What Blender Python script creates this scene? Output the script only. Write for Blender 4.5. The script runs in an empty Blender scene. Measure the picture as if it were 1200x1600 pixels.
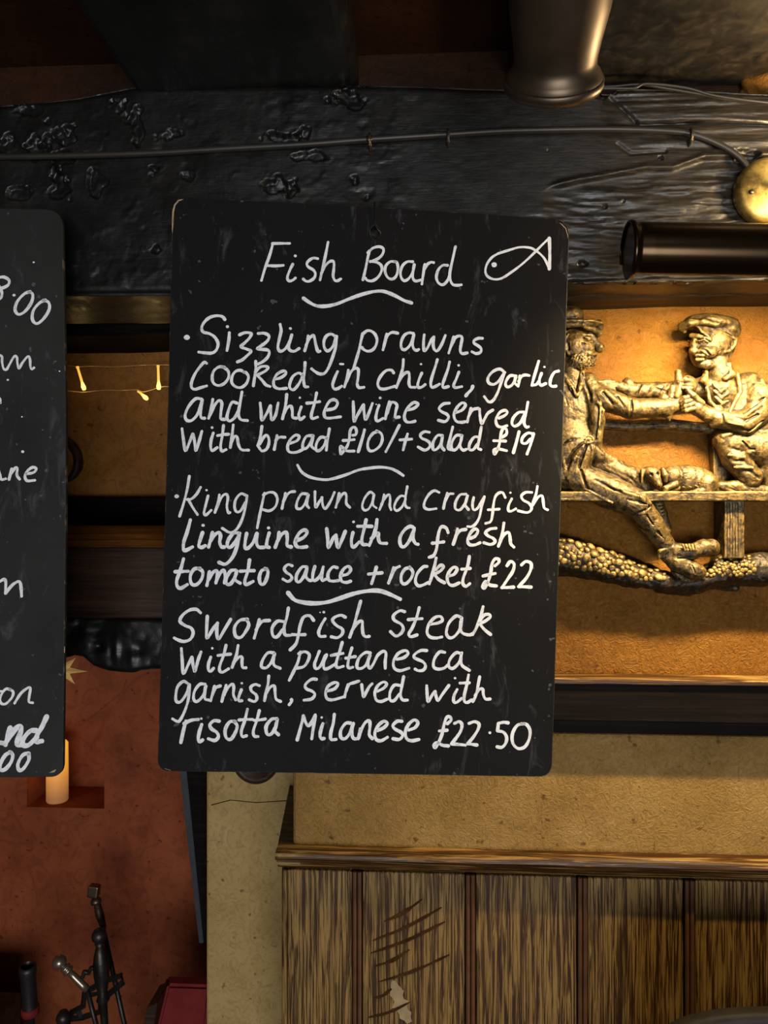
import bpy, bmesh, math, random
import numpy as np
from mathutils import Vector, Matrix

# ------------------------------------------------------------------ camera, world, lights, exposure
SC = bpy.context.scene
CAMZ = 1.55
TH = math.asin(0.0565)                 # the camera is yawed a little to the left of the wall's normal
S_, C_ = math.sin(TH), math.cos(TH)
cam = bpy.data.objects.new('camera', bpy.data.cameras.new('camera'))
SC.collection.objects.link(cam); SC.camera = cam
cam.location = (0, 0, CAMZ)
cam.rotation_euler = (math.radians(90), 0, TH)
cam.data.sensor_fit = 'VERTICAL'; cam.data.sensor_height = 36.0; cam.data.lens = 27.0
cam.data.clip_start = 0.05

w = bpy.data.worlds.new('world'); SC.world = w; w.use_nodes = True
w.node_tree.nodes['Background'].inputs[0].default_value = (0.9, 0.8, 0.68, 1)
w.node_tree.nodes['Background'].inputs[1].default_value = 0.05

def light(name, kind, loc, energy, color, look=None, **kw):
    l = bpy.data.lights.new(name, kind); l.energy = energy; l.color = color
    for k, v in kw.items(): setattr(l, k, v)
    o = bpy.data.objects.new(name, l); SC.collection.objects.link(o); o.location = loc
    if look is not None:
        o.rotation_euler = (Vector(look) - Vector(loc)).to_track_quat('-Z', 'Y').to_euler()
    return o
# cool frontal light from an assumed window behind the camera; no window is built
light('assumed_window_light', 'AREA', (0.35, -2.0, 0.95), 52, (0.97, 0.98, 1.0), look=(0.05, 1.0, 1.15), shape='RECTANGLE', size=1.5, size_y=1.0)
# picture lamp over the relief: tube facing down and back at the wall
light('picture_lamp_light', 'AREA', (0.385, 0.752, 1.791), 8.2, (1.0, 0.76, 0.40), look=(0.375, 0.95, 1.62), shape='RECTANGLE', size=0.24, size_y=0.018, spread=math.radians(125))
# assumed bulb of the brass wall lamp, unseen just right of the frame
light('assumed_bulb_light', 'POINT', (0.42, 0.755, 1.875), 4.0, (1.0, 0.74, 0.42), shadow_soft_size=0.02)
SC.view_settings.view_transform = 'Standard'; SC.view_settings.look = 'None'
SC.view_settings.gamma = 1.0; SC.view_settings.use_curve_mapping = False
SC.view_settings.exposure = 0.0

# ------------------------------------------------------------------ helpers
def cam2w(px, py, D):
    """pixel + distance along the lens axis -> world"""
    x = (px - 600) / 1200 * D
    return Vector((x * C_ - D * S_, x * S_ + D * C_, CAMZ - (py - 800) / 1200 * D))
def L(px, py, d):
    """pixel -> point on the wall-parallel plane y = d"""
    t = (px - 600) / 1200
    return cam2w(px, py, d / (S_ * t + C_))
def U(px, d): return L(px, 800, d).x
def Zp(py, px, d): return L(px, py, d).z

def hashn(ix, iy, iz, seed=0):
    n = (ix.astype(np.int64) * 374761393 + iy.astype(np.int64) * 668265263 + iz.astype(np.int64) * 2147483647 + seed * 974634777)
    n = (n ^ (n >> 13)) * 1274126177
    n = n ^ (n >> 16)
    return (n & 0xffff).astype(np.float64) / 65535.0
def vnoise(x, y, z, seed=0):
    x = np.asarray(x, float); y = np.asarray(y, float); z = np.asarray(z, float)
    x, y, z = np.broadcast_arrays(x, y, z)
    ix, iy, iz = np.floor(x), np.floor(y), np.floor(z)
    fx, fy, fz = x - ix, y - iy, z - iz
    fx = fx * fx * (3 - 2 * fx); fy = fy * fy * (3 - 2 * fy); fz = fz * fz * (3 - 2 * fz)
    r = 0
    for dx in (0, 1):
        for dy in (0, 1):
            for dz in (0, 1):
                wgt = (fx if dx else 1 - fx) * (fy if dy else 1 - fy) * (fz if dz else 1 - fz)
                r = r + wgt * hashn(ix + dx, iy + dy, iz + dz, seed)
    return r * 2 - 1
def fbm(x, y, z=0.0, oct=4, seed=0):
    r = 0; a = 1.0; f = 1.0; tot = 0
    for i in range(oct):
        r = r + a * vnoise(np.asarray(x) * f, np.asarray(y) * f, np.asarray(z) * f, seed + i * 17); tot += a
        a *= .5; f *= 2.03
    return r / tot

def lin(c):
    return tuple(((v / 255) / 12.92 if v / 255 <= 0.04045 else ((v / 255 + 0.055) / 1.055) ** 2.4) for v in c[:3]) + (1,)

COL = SC.collection
def tag(o, label=None, cat=None, group=None, kind=None):
    if label: o['label'] = label
    if cat: o['category'] = cat
    if group: o['group'] = group
    if kind: o['kind'] = kind
    return o
def link(name, me, mat=None, parent=None, smooth=False):
    if mat is not None and len(me.materials) == 0:
        for m in (mat if isinstance(mat, (list, tuple)) else [mat]): me.materials.append(m)
    if smooth:
        me.polygons.foreach_set('use_smooth', [True] * len(me.polygons)); me.update()
    o = bpy.data.objects.new(name, me); COL.objects.link(o)
    if parent is not None:
        o.parent = parent; o.matrix_parent_inverse = Matrix.Translation(-parent_loc(parent))
    return o
def parent_loc(p):
    return p.location.copy() if p.parent is None else Vector((0, 0, 0))
def empty(name, loc=(0, 0, 0)):
    o = bpy.data.objects.new(name, None); COL.objects.link(o); o.location = loc; o.empty_display_size = .02
    return o
def mesh_from(verts, faces, name='m'):
    me = bpy.data.meshes.new(name)
    me.from_pydata([tuple(v) for v in verts], [], faces); me.update()
    return me
def bm_mesh(bm, name='m'):
    me = bpy.data.meshes.new(name); bm.normal_update(); bm.to_mesh(me); bm.free(); return me
def add_box(bm, x0, x1, y0, y1, z0, z1, bev=0.0, seg=2, M=None):
    b = bmesh.new()
    bmesh.ops.create_cube(b, size=1)
    for v in b.verts:
        v.co = Vector((x0 + (v.co.x + .5) * (x1 - x0), y0 + (v.co.y + .5) * (y1 - y0), z0 + (v.co.z + .5) * (z1 - z0)))
    if bev > 0: bmesh.ops.bevel(b, geom=b.edges[:], offset=bev, segments=seg, affect='EDGES', profile=.5)
    if M is not None: b.transform(M)
    tmp = bpy.data.meshes.new('t'); b.to_mesh(tmp); b.free(); bm.from_mesh(tmp); bpy.data.meshes.remove(tmp)
def box(name, x0, x1, y0, y1, z0, z1, mat, parent=None, bev=0.0, seg=2, M=None):
    bm = bmesh.new(); add_box(bm, min(x0, x1), max(x0, x1), min(y0, y1), max(y0, y1), min(z0, z1), max(z0, z1), bev, seg, M)
    return link(name, bm_mesh(bm, name), mat, parent)
def catmull(pts, n=6):
    pts = [np.array(p, float) for p in pts]
    if len(pts) < 3:
        return [pts[0] + (pts[-1] - pts[0]) * t for t in np.linspace(0, 1, 3)]
    P = [2 * pts[0] - pts[1]] + pts + [2 * pts[-1] - pts[-2]]
    out = []
    for i in range(1, len(P) - 2):
        p0, p1, p2, p3 = P[i - 1], P[i], P[i + 1], P[i + 2]
        for k in range(n):
            t = k / n
            out.append(.5 * ((2 * p1) + (-p0 + p2) * t + (2 * p0 - 5 * p1 + 4 * p2 - p3) * t * t + (-p0 + 3 * p1 - 3 * p2 + p3) * t ** 3))
    out.append(pts[-1])
    return out
def add_tube(bm, pts, rad, n=10, cap=True):
    pts = [Vector(p) for p in pts]; m = len(pts)
    rs = rad if isinstance(rad, (list, tuple)) else [rad] * m
    rings = []; up = None
    for i, p in enumerate(pts):
        t = (pts[min(i + 1, m - 1)] - pts[max(i - 1, 0)]).normalized()
        if up is None:
            up = Vector((0, 0, 1)) if abs(t.z) < .9 else Vector((1, 0, 0))
        a = t.cross(up).normalized(); b = a.cross(t).normalized(); up = b
        rings.append([bm.verts.new(p + (a * math.cos(2 * math.pi * k / n) + b * math.sin(2 * math.pi * k / n)) * rs[i]) for k in range(n)])
    for i in range(m - 1):
        for k in range(n):
            bm.faces.new((rings[i][k], rings[i][(k + 1) % n], rings[i + 1][(k + 1) % n], rings[i + 1][k]))
    if cap:
        bm.faces.new(rings[0][::-1]); bm.faces.new(rings[-1])
def tube(name, pts, rad, mat, parent=None, n=10, smooth=True):
    bm = bmesh.new(); add_tube(bm, pts, rad, n); bmesh.ops.recalc_face_normals(bm, faces=bm.faces)
    return link(name, bm_mesh(bm, name), mat, parent, smooth=smooth)
def add_lathe(bm, prof, M, n=32):
    """prof: list of (r, h) along local z"""
    rings = []
    for r, h in prof:
        if r < 1e-6: rings.append([bm.verts.new(M @ Vector((0, 0, h)))])
        else: rings.append([bm.verts.new(M @ Vector((r * math.cos(2 * math.pi * k / n), r * math.sin(2 * math.pi * k / n), h))) for k in range(n)])
    for a, b in zip(rings[:-1], rings[1:]):
        for k in range(n):
            k2 = (k + 1) % n
            if len(a) == 1 and len(b) == 1: continue
            if len(a) == 1: bm.faces.new((a[0], b[k2], b[k]))
            elif len(b) == 1: bm.faces.new((a[k], a[k2], b[0]))
            else: bm.faces.new((a[k], a[k2], b[k2], b[k]))
def lathe(name, prof, M, mat, parent=None, n=32, smooth=True):
    bm = bmesh.new(); add_lathe(bm, prof, M, n); bmesh.ops.recalc_face_normals(bm, faces=bm.faces)
    o = link(name, bm_mesh(bm, name), mat, parent, smooth=smooth)
    return o
def frame(origin, zdir):
    q = Vector(zdir).normalized().to_track_quat('Z', 'Y')
    return Matrix.Translation(Vector(origin)) @ q.to_matrix().to_4x4()

# ------------------------------------------------------------------ materials
def new_mat(name):
    m = bpy.data.materials.new(name); m.use_nodes = True
    return m, m.node_tree, m.node_tree.nodes['Principled BSDF']
def N(nt, t, **kw):
    n = nt.nodes.new(t)
    for k, v in kw.items():
        if k.startswith('i_'):
            key = k[2:]
            n.inputs[int(key) if key.isdigit() else key].default_value = v
        else: setattr(n, k, v)
    return n
def ramp(nt, stops, fac):
    r = N(nt, 'ShaderNodeValToRGB')
    e = r.color_ramp.elements
    while len(e) < len(stops): e.new(0.5)
    for el, (p, c) in zip(e, stops): el.position = p; el.color = c if len(c) == 4 else tuple(c) + (1,)
    nt.links.new(fac, r.inputs[0]); return r
def coords(nt, scale=(1, 1, 1), rot=(0, 0, 0)):
    g = N(nt, 'ShaderNodeNewGeometry')
    mp = N(nt, 'ShaderNodeMapping'); mp.inputs['Scale'].default_value = scale; mp.inputs['Rotation'].default_value = rot
    nt.links.new(g.outputs['Position'], mp.inputs['Vector']); return mp.outputs[0]
def noise(nt, vec, scale, detail=5, rough=.55, dist=0.0):
    n = N(nt, 'ShaderNodeTexNoise'); n.inputs['Scale'].default_value = scale; n.inputs['Detail'].default_value = detail
    n.inputs['Roughness'].default_value = rough; n.inputs['Distortion'].default_value = dist
    nt.links.new(vec, n.inputs['Vector']); return n.outputs['Fac']
def bump(nt, b, h, strength, dist, prev=None):
    n = N(nt, 'ShaderNodeBump'); n.inputs['Strength'].default_value = strength; n.inputs['Distance'].default_value = dist
    nt.links.new(h, n.inputs['Height'])
    if prev: nt.links.new(prev.outputs[0], n.inputs['Normal'])
    nt.links.new(n.outputs[0], b.inputs['Normal']); return n
def mixc(nt, fac, a, b):
    m = N(nt, 'ShaderNodeMix', data_type='RGBA')
    if isinstance(fac, float): m.inputs[0].default_value = fac
    else: nt.links.new(fac, m.inputs[0])
    for s, v in ((6, a), (7, b)):
        if isinstance(v, tuple): m.inputs[s].default_value = v
        else: nt.links.new(v, m.inputs[s])
    return m.outputs[2]
def math_(nt, op, a, b=0.0):
    m = N(nt, 'ShaderNodeMath', operation=op)
    for s, v in ((0, a), (1, b)):
        if isinstance(v, (int, float)): m.inputs[s].default_value = v
        else: nt.links.new(v, m.inputs[s])
    return m.outputs[0]

def m_plain(name, c, rough=.5, metal=0.0, nscale=60, var=.25, bmp=.15, bd=.001, spec=.5):
    m, nt, b = new_mat(name); v = coords(nt)
    n = noise(nt, v, nscale)
    base = lin(c); dk = tuple(x * (1 - var) for x in base[:3]) + (1,); lt = tuple(min(1, x * (1 + var)) for x in base[:3]) + (1,)
    r = ramp(nt, [(.3, dk), (.7, lt)], n); nt.links.new(r.outputs[0], b.inputs['Base Color'])
    b.inputs['Roughness'].default_value = rough; b.inputs['Metallic'].default_value = metal; b.inputs['Specular IOR Level'].default_value = spec
    if bmp: bump(nt, b, noise(nt, v, nscale * 3), bmp, bd)
    return m

def m_plaster(name, c1, c2, c3, rough=.55, strength=.6, wrinkle=110, dist=.0028):
    """leathery painted wall covering: swirled wrinkles"""
    m, nt, b = new_mat(name); v = coords(nt)
    big = noise(nt, v, 7, 6, .6)
    r = ramp(nt, [(.32, lin(c1)), (.5, lin(c2)), (.72, lin(c3))], big)
    w1 = noise(nt, v, wrinkle, 5, .6, 2.6)
    w2 = N(nt, 'ShaderNodeTexVoronoi', feature='SMOOTH_F1'); w2.inputs['Scale'].default_value = wrinkle * 1.2
    warp = noise(nt, v, 30, 3)
    nt.links.new(v, w2.inputs['Vector'])
    lo = ramp(nt, [(.38, (0.60, 0.60, 0.60, 1)), (.52, (1, 1, 1, 1))], w1)
    mul = N(nt, 'ShaderNodeMix', data_type='RGBA', blend_type='MULTIPLY'); mul.inputs[0].default_value = .55
    nt.links.new(r.outputs[0], mul.inputs[6]); nt.links.new(lo.outputs[0], mul.inputs[7])
    spots = ramp(nt, [(.70, (1, 1, 1, 1)), (.76, (.35, .25, .15, 1))], noise(nt, v, 95, 2, .4))
    mul2 = N(nt, 'ShaderNodeMix', data_type='RGBA', blend_type='MULTIPLY'); mul2.inputs[0].default_value = .8
    nt.links.new(mul.outputs[2], mul2.inputs[6]); nt.links.new(spots.outputs[0], mul2.inputs[7])
    nt.links.new(mul2.outputs[2], b.inputs['Base Color'])
    b.inputs['Roughness'].default_value = rough; b.inputs['Specular IOR Level'].default_value = .2
    b1 = bump(nt, b, w1, strength, dist)
    bump(nt, b, noise(nt, v, 12, 3), .5, .006, b1)
    return m

def m_beam():
    """thick black gloss paint over old oak, thinner and browner on the weathered side"""
    m, nt, b = new_mat('black_beam_paint'); v = coords(nt); g = coords(nt, (5, 5, 60))
    n = noise(nt, v, 22, 7, .65)
    r = ramp(nt, [(.3, lin((13, 13, 12))), (.55, lin((20, 20, 19))), (.75, lin((32, 30, 27)))], n)
    sp = ramp(nt, [(.765, (0, 0, 0, 1)), (.79, (1, 1, 1, 1))], noise(nt, v, 55, 3, .6))
    sx = N(nt, 'ShaderNodeSeparateXYZ'); nt.links.new(v, sx.inputs[0])
    xx = math_(nt, 'ADD', sx.outputs['X'], math_(nt, 'MULTIPLY', noise(nt, v, 9, 4), .22))
    wr_ = ramp(nt, [(.20, (0, 0, 0, 1)), (.38, (1, 1, 1, 1))], xx)
    gr = ramp(nt, [(.35, lin((22, 20, 16))), (.52, lin((44, 38, 29))), (.7, lin((74, 64, 48)))], noise(nt, g, 9, 6, .65, .6))
    base_ = mixc(nt, math_(nt, 'MULTIPLY', wr_.outputs[0], .85), r.outputs[0], gr.outputs[0])
    col = mixc(nt, sp.outputs[0], base_, lin((130, 105, 75)))
    nt.links.new(col, b.inputs['Base Color'])
    rr = ramp(nt, [(.3, (.28, .28, .28, 1)), (.7, (.5, .5, .5, 1))], noise(nt, v, 30))
    nt.links.new(rr.outputs[0], b.inputs['Roughness'])
    b1 = bump(nt, b, noise(nt, g, 6, 6, .6, .6), .14, .003)
    bump(nt, b, noise(nt, v, 130, 4, .6), .25, .0015, b1)
    return m

def m_wood(name, c1, c2, c3, axis='x', rough=.5, freq=6, stretch=26, strength=.4, thr=None, spec=.25):
    m, nt, b = new_mat(name)
    sc = {'x': (1, stretch / 2, stretch), 'z': (stretch, stretch / 2, 1)}[axis]
    v = coords(nt, sc); v0 = coords(nt)
    n = noise(nt, v, freq, 6, .62, .8)
    st = [(.34, lin(c1)), (.5, lin(c2)), (.66, lin(c3))] if thr is None else [(thr - .05, lin(c1)), (thr, lin(c2)), (thr + .07, lin(c3))]
    r = ramp(nt, st, n)
    shade = ramp(nt, [(.3, (.62, .58, .52, 1)), (.65, (1, 1, 1, 1))], noise(nt, v0, 9, 4))
    mul = N(nt, 'ShaderNodeMix', data_type='RGBA', blend_type='MULTIPLY'); mul.inputs[0].default_value = .9
    nt.links.new(r.outputs[0], mul.inputs[6]); nt.links.new(shade.outputs[0], mul.inputs[7])
    nt.links.new(mul.outputs[2], b.inputs['Base Color'])
    b.inputs['Roughness'].default_value = rough; b.inputs['Specular IOR Level'].default_value = spec
    bump(nt, b, n, strength, .0015)
    return m

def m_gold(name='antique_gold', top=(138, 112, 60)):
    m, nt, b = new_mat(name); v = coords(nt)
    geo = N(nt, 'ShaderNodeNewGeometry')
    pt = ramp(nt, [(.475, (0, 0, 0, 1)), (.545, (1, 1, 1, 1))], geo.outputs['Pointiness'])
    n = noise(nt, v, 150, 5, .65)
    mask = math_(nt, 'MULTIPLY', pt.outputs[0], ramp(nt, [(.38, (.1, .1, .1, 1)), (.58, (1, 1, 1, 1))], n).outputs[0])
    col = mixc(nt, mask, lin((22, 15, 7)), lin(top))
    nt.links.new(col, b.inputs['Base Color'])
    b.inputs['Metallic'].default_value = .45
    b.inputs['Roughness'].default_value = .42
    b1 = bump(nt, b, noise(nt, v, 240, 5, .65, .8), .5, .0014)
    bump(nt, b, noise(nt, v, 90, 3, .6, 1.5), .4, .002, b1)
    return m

def m_board(name, c):
    m, nt, b = new_mat(name); v = coords(nt)
    n = noise(nt, v, 8, 5, .6)
    base = ramp(nt, [(.3, lin(tuple(x * .85 for x in c))), (.7, lin(tuple(x * 1.12 for x in c)))], n)
    vs = coords(nt, (3, 3, 1.0))
    smear = ramp(nt, [(.57, (0, 0, 0, 1)), (.85, (.22, .22, .22, 1))], noise(nt, vs, 16, 8, .72, .7))
    fine = ramp(nt, [(.715, (0, 0, 0, 1)), (.74, (.5, .5, .5, 1))], noise(nt, v, 120, 2, .5))
    f = math_(nt, 'ADD', smear.outputs[0], math_(nt, 'MULTIPLY', fine.outputs[0], .35))
    nt.links.new(mixc(nt, f, base.outputs[0], lin((165, 165, 170))), b.inputs['Base Color'])
    b.inputs['Roughness'].default_value = .7; b.inputs['Specular IOR Level'].default_value = .12
    bump(nt, b, noise(nt, coords(nt, (8, 1, 60)), 6, 4), .12, .0006)
    return m
def m_chalk():
    m, nt, b = new_mat('white_chalk_pen'); v = coords(nt)
    n = noise(nt, v, 130, 5, .7)
    r = ramp(nt, [(.28, lin((196, 196, 199))), (.48, lin((238, 239, 242))), (.7, lin((252, 252, 254)))], n)
    nt.links.new(r.outputs[0], b.inputs['Base Color']); b.inputs['Roughness'].default_value = .8
    return m
def m_worn_edge():
    m, nt, b = new_mat('worn_board_edge'); v = coords(nt)
    r = ramp(nt, [(.55, lin((30, 28, 25))), (.62, lin((92, 80, 64)))], noise(nt, v, 45, 5, .7))
    nt.links.new(r.outputs[0], b.inputs['Base Color']); b.inputs['Roughness'].default_value = .7
    bump(nt, b, noise(nt, v, 200), .4, .001); return m
def m_emit(name, c, s, base=None):
    m, nt, b = new_mat(name)
    b.inputs['Emission Color'].default_value = lin(c); b.inputs['Emission Strength'].default_value = s
    b.inputs['Base Color'].default_value = lin(base or c); b.inputs['Roughness'].default_value = .4
    return m
def m_brass():
    m, nt, b = new_mat('aged_brass'); v = coords(nt)
    r = ramp(nt, [(.35, lin((120, 92, 40))), (.55, lin((205, 175, 95))), (.75, lin((235, 214, 140)))], noise(nt, v, 40, 6, .7))
    nt.links.new(r.outputs[0], b.inputs['Base Color']); b.inputs['Metallic'].default_value = .8
    b.inputs['Roughness'].default_value = .42; bump(nt, b, noise(nt, v, 90), .2, .001); return m

MT = {}
MT['beam'] = m_beam()
MT['plaster_relief'] = m_plaster('ochre_embossed_wall', (96, 60, 12), (112, 72, 15), (124, 84, 22), strength=1.0)
MT['plaster_lower'] = m_plaster('tan_embossed_wall', (122, 94, 46), (140, 108, 56), (156, 126, 76), strength=.8)
MT['plaster_pillar'] = m_plaster('dull_gold_pillar_plaster', (150, 122, 74), (168, 140, 86), (182, 156, 104), strength=.25, wrinkle=60)
MT['plaster_alcove'] = m_plaster('brown_ochre_alcove_plaster', (112, 72, 30), (136, 90, 40), (158, 106, 50), strength=.4, wrinkle=50)
MT['plaster_ceiling'] = m_plaster('dark_brown_ceiling_plaster', (30, 15, 7), (44, 23, 10), (58, 32, 14), strength=.3, wrinkle=40)  # one mottled dark brown for the ceiling and the infill
MT['terracotta'] = m_plaster('terracotta_plaster', (112, 54, 30), (136, 68, 38), (152, 82, 50), rough=.75, strength=.15, wrinkle=22, dist=.003)
MT['brownwood'] = m_wood('dark_brown_wood', (34, 22, 15), (54, 36, 26), (70, 48, 36), 'x', .45)
MT['underwood'] = m_wood('dark_weathered_wood', (30, 23, 15), (50, 38, 24), (80, 62, 38), 'x', .5)
MT['blackwood'] = m_wood('black_brown_wood', (11, 8, 7), (17, 12, 10), (26, 19, 15), 'x', .7, strength=.3, spec=.08)
MT['gloss_moulding'] = m_wood('varnished_moulding', (62, 34, 14), (90, 54, 22), (110, 70, 32), 'x', .22, strength=.2)
MT['plank'] = m_wood('scumbled_oak_plank', (58, 36, 16), (98, 72, 36), (146, 116, 66), 'z', .45, freq=12, stretch=36, strength=.6, thr=.49)
MT['rail'] = m_wood('scumbled_oak_rail', (58, 36, 15), (92, 64, 30), (150, 120, 72), 'x', .38, freq=7, stretch=30, strength=.5, thr=.53)
MT['bead'] = m_plain('brown_bead_paint', (88, 56, 32), .45, 0, 40)
MT['gold'] = m_gold(); MT['gold_dark'] = m_gold('antique_gold_ground', (62, 48, 26))
MT['board'] = m_board('blackboard_paint', (21, 20, 20))
MT['board2'] = m_board('greyed_blackboard_paint', (44, 44, 43))
MT['chalk'] = m_chalk()
MT['edge'] = m_worn_edge()
MT['rawedge'] = m_plain('bare_board_edge', (176, 150, 118), .8, 0, 90, .4)
MT['pewter'] = m_plain('tarnished_pewter', (96, 82, 66), .42, .85, 22, .3, .1)
MT['steel'] = m_plain('worn_steel', (150, 138, 120), .3, .8, 40, .2, .1)
MT['chipwood'] = m_plain('bare_wood_chip', (150, 128, 92), .7, 0, 60, .2, .2)
MT['bronze'] = m_plain('dark_bronze_tube', (58, 44, 28), .22, .9, 14, .2, .03)
MT['brass'] = m_brass()
MT['iron'] = m_plain('blackened_iron', (58, 54, 50), .42, .7, 60, .35, .4)
MT['blackleather'] = m_plain('black_leather', (30, 28, 27), .45, 0, 60, .2, .3)
MT['greyleather'] = m_plain('dark_grey_chair_leather', (50, 45, 41), .55, 0, 80, .2, .3, spec=.15)
MT['scuff'] = m_plain('dark_scuff', (60, 38, 17), .8, 0, 60, .4, .3, spec=.05)
MT['redcloth'] = m_plain('wine_red_paint', (112, 36, 36), .7, 0, 30, .2, .1, spec=.08)
MT['slate'] = m_plain('blue_black_painted_edge', (40, 44, 50), .45, 0, 40, .2, .1)
MT['cable'] = m_plain('black_painted_cable', (46, 42, 36), .42, 0, 30, .2, .1)
MT['wirew'] = m_plain('clear_gold_wire', (190, 150, 90), .4, .2, 30)
MT['stone'] = m_plain('dark_hearth_stone', (60, 50, 44), .8, 0, 20, .3, .4, .004)
MT['floor'] = m_wood('dark_floorboards', (40, 26, 16), (60, 40, 26), (78, 54, 36), 'x', .45)
MT['star'] = m_plain('pale_gold_star', (236, 192, 118), .5, .2, 40)
# ------------------------------------------------------------------ setting
CZ = CAMZ
def struct(o, label=None): return tag(o, label=label, kind='structure')

# floor and raised hearth (below the picture)
struct(box('floor', -2.4, 2.4, -2.6, 2.2, -.06, 0, MT['floor']), 'dark boarded floor below the frame')

# block of wall that carries the relief (projects in front of the pillar)
BL = U(457, .95)
zr_top = Zp(470, 900, .95)
z_sh_t, z_sh_b = Zp(1063, 900, .925), Zp(1143, 900, .925)
struct(box('wall_right', BL, 2.2, .95, 1.6, z_sh_b - .01, 2.4, MT['plaster_relief'], bev=.004), 'ochre embossed wall above the dark ledge')
wl = struct(box('wall_lower_right', BL, 2.2, .952, 1.6, .0, z_sh_b - .01, MT['plaster_lower'], bev=.004), 'tan embossed wall between the dark ledge and the dado')
wl.name = 'wall_dado'
# dark ledge
t1 = empty('trim_1', (0, .93, z_sh_t)); struct(t1, 'black-brown wooden ledge running under the relief')
def bandpiece(name, z0, z1, d, mat, bev=.0015, x0=None):
    return box(name, BL if x0 is None else x0, 2.2, d, .955, z0, z1, mat, t1, bev)
def parent_fix(o): return o
bandpiece('ledge_top', z_sh_t - .004, z_sh_t + .003, .921, MT['rail'])
bandpiece('ledge_face', z_sh_b + .012, z_sh_t - .004, .925, MT['blackwood'])
bandpiece('ledge_under_strip', z_sh_b - .004, z_sh_b + .012, .932, MT['blackwood'])

# pillar left of the block, and the wall over it
PIL = 1.155
PL, PR = U(322, PIL), BL + .02
struct(box('wall_pillar', PL, PR + .3, PIL, 1.7, 0, 2.4, MT['plaster_pillar'], bev=.004), 'dull gold plastered pillar under the fish board')
# crack lines are thin raised hairlines in the pillar
# fireplace recess: terracotta back with a niche for the candle
RB = 1.50
RL = -2.2; RR = PL + .12
n_x0, n_x1 = U(42, RB), U(163, RB)
n_z0, n_z1 = Zp(1262, 90, RB), Zp(1122, 90, RB)
def wallgrid(name, x0, x1, z0, z1, y, mat, amp=.004, step=.012, hole=None, seed=3):
    nx = max(2, int((x1 - x0) / step)); nz = max(2, int((z1 - z0) / step))
    X, Z = np.meshgrid(np.linspace(x0, x1, nx), np.linspace(z0, z1, nz), indexing='ij')
    Y = y + amp * fbm(X * 6, Z * 6, 0, 4, seed)
    return X, Y, Z
def wallpiece(name, x0, x1, z0, z1):
    return box(name, x0, x1, RB, RB + .25, z0, z1, MT['terracotta'])
wr = empty('wall_fireplace', (0, RB, 0)); struct(wr, 'terracotta plastered back of the fireplace recess')
def rp(name, x0, x1, y0, y1, z0, z1, bev=.0): return box(name, x0, x1, y0, y1, z0, z1, MT['terracotta'], wr, bev)
rp('wall_panel', RL, n_x0, RB, RB + .3, 0, 1.9)
rp('wall_panel', n_x1, RR + .3, RB, RB + .3, 0, 1.9)
rp('wall_panel', n_x0, n_x1, RB, RB + .3, 0, n_z0)
rp('wall_panel', n_x0, n_x1, RB, RB + .3, n_z1, 1.9)
rp('niche_back', n_x0, n_x1, RB + .12, RB + .3, n_z0, n_z1)
# hairline cracks as thin grooves' raised edges
def crack(name, pts, d, r, mat, parent):
    return tube(name, [L(x, y, d) for x, y in pts], r, mat, parent, 5)
crack('plaster_crack', [(125, 1135), (150, 1115), (175, 1095), (192, 1080), (198, 1062)], RB, .0012, MT['terracotta'], wr)
struct(box('wall_left', -2.4, U(-330, 1.0), .9, 1.7, 0, 2.4, MT['plaster_alcove']), 'plain plaster side wall outside the frame on the left')

# raised stone hearth
he = struct(box('hearth', U(-330, 1.0), PL - .002, 1.02, RB, 0, .45, MT['stone'], bev=.01), 'raised stone hearth below the frame')
he.name = 'floor_hearth'

# over-mantel alcove
AL = 1.12
x_l = U(-330, 1.0)
z_al_b, z_al_t = Zp(776, 180, AL), 2.3
n = 60
struct(box('wall_alcove', x_l, PL + .25, AL, 1.7, Zp(960, 180, 1.0) + .01, 2.35, MT['plaster_alcove']), 'brown ochre plaster of the alcove over the mantel')
# swelling plaster sill at the foot of the alcove wall
bm = bmesh.new()
prof = [(0, .0), (.010, .012), (.014, .028), (.008, .045), (.0, .062)]
xs = np.linspace(x_l, PL + .25, 90)
vs = []
for x in xs:
    a = .7 + .5 * float(fbm(x * 9, 0.3, 0, 3, 5)); row = []
    for dy, dz in prof: row.append(bm.verts.new((x, AL - dy * a * 1.2, z_al_b + dz * (1 + .3 * float(vnoise(x * 12, 1, 1, 9))) + .003 * float(vnoise(x * 25, 2, 1, 4)))))
    vs.append(row)
for a, b in zip(vs[:-1], vs[1:]):
    for k in range(len(prof) - 1): bm.faces.new((a[k], a[k + 1], b[k + 1], b[k]))
sl = link('trim_2', bm_mesh(bm), MT['plaster_alcove'], smooth=True); struct(sl, 'uneven plaster sill at the foot of the alcove')
# dark fillet below it, gloss moulding, mantel board, black lintel
t3 = empty('trim_3', (0, 1.0, Zp(855, 180, 1.0))); struct(t3, 'wooden mantelpiece over the fireplace')
box('dark_fillet', x_l, PL + .2, 1.095, 1.13, Zp(826, 180, 1.1), Zp(777, 180, 1.1), MT['blackwood'], t3, .002)
bm = bmesh.new()
zt = Zp(822, 180, .985); zb = Zp(856, 180, .985); hh = (zt - zb)
pr = [(1.10, zt + .0), (1.0, zt), (.985, zt - .1 * hh), (.979, zt - .35 * hh), (.985, zt - .6 * hh), (.993, zt - .66 * hh), (.991, zt - .85 * hh), (.996, zb), (1.10, zb)]
va = [bm.verts.new((x_l, y, z)) for y, z in pr]; vb = [bm.verts.new((PL + .2, y, z)) for y, z in pr]
for k in range(len(pr)): bm.faces.new((va[k], va[(k + 1) % len(pr)], vb[(k + 1) % len(pr)], vb[k]))
bmesh.ops.recalc_face_normals(bm, faces=bm.faces)
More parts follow.
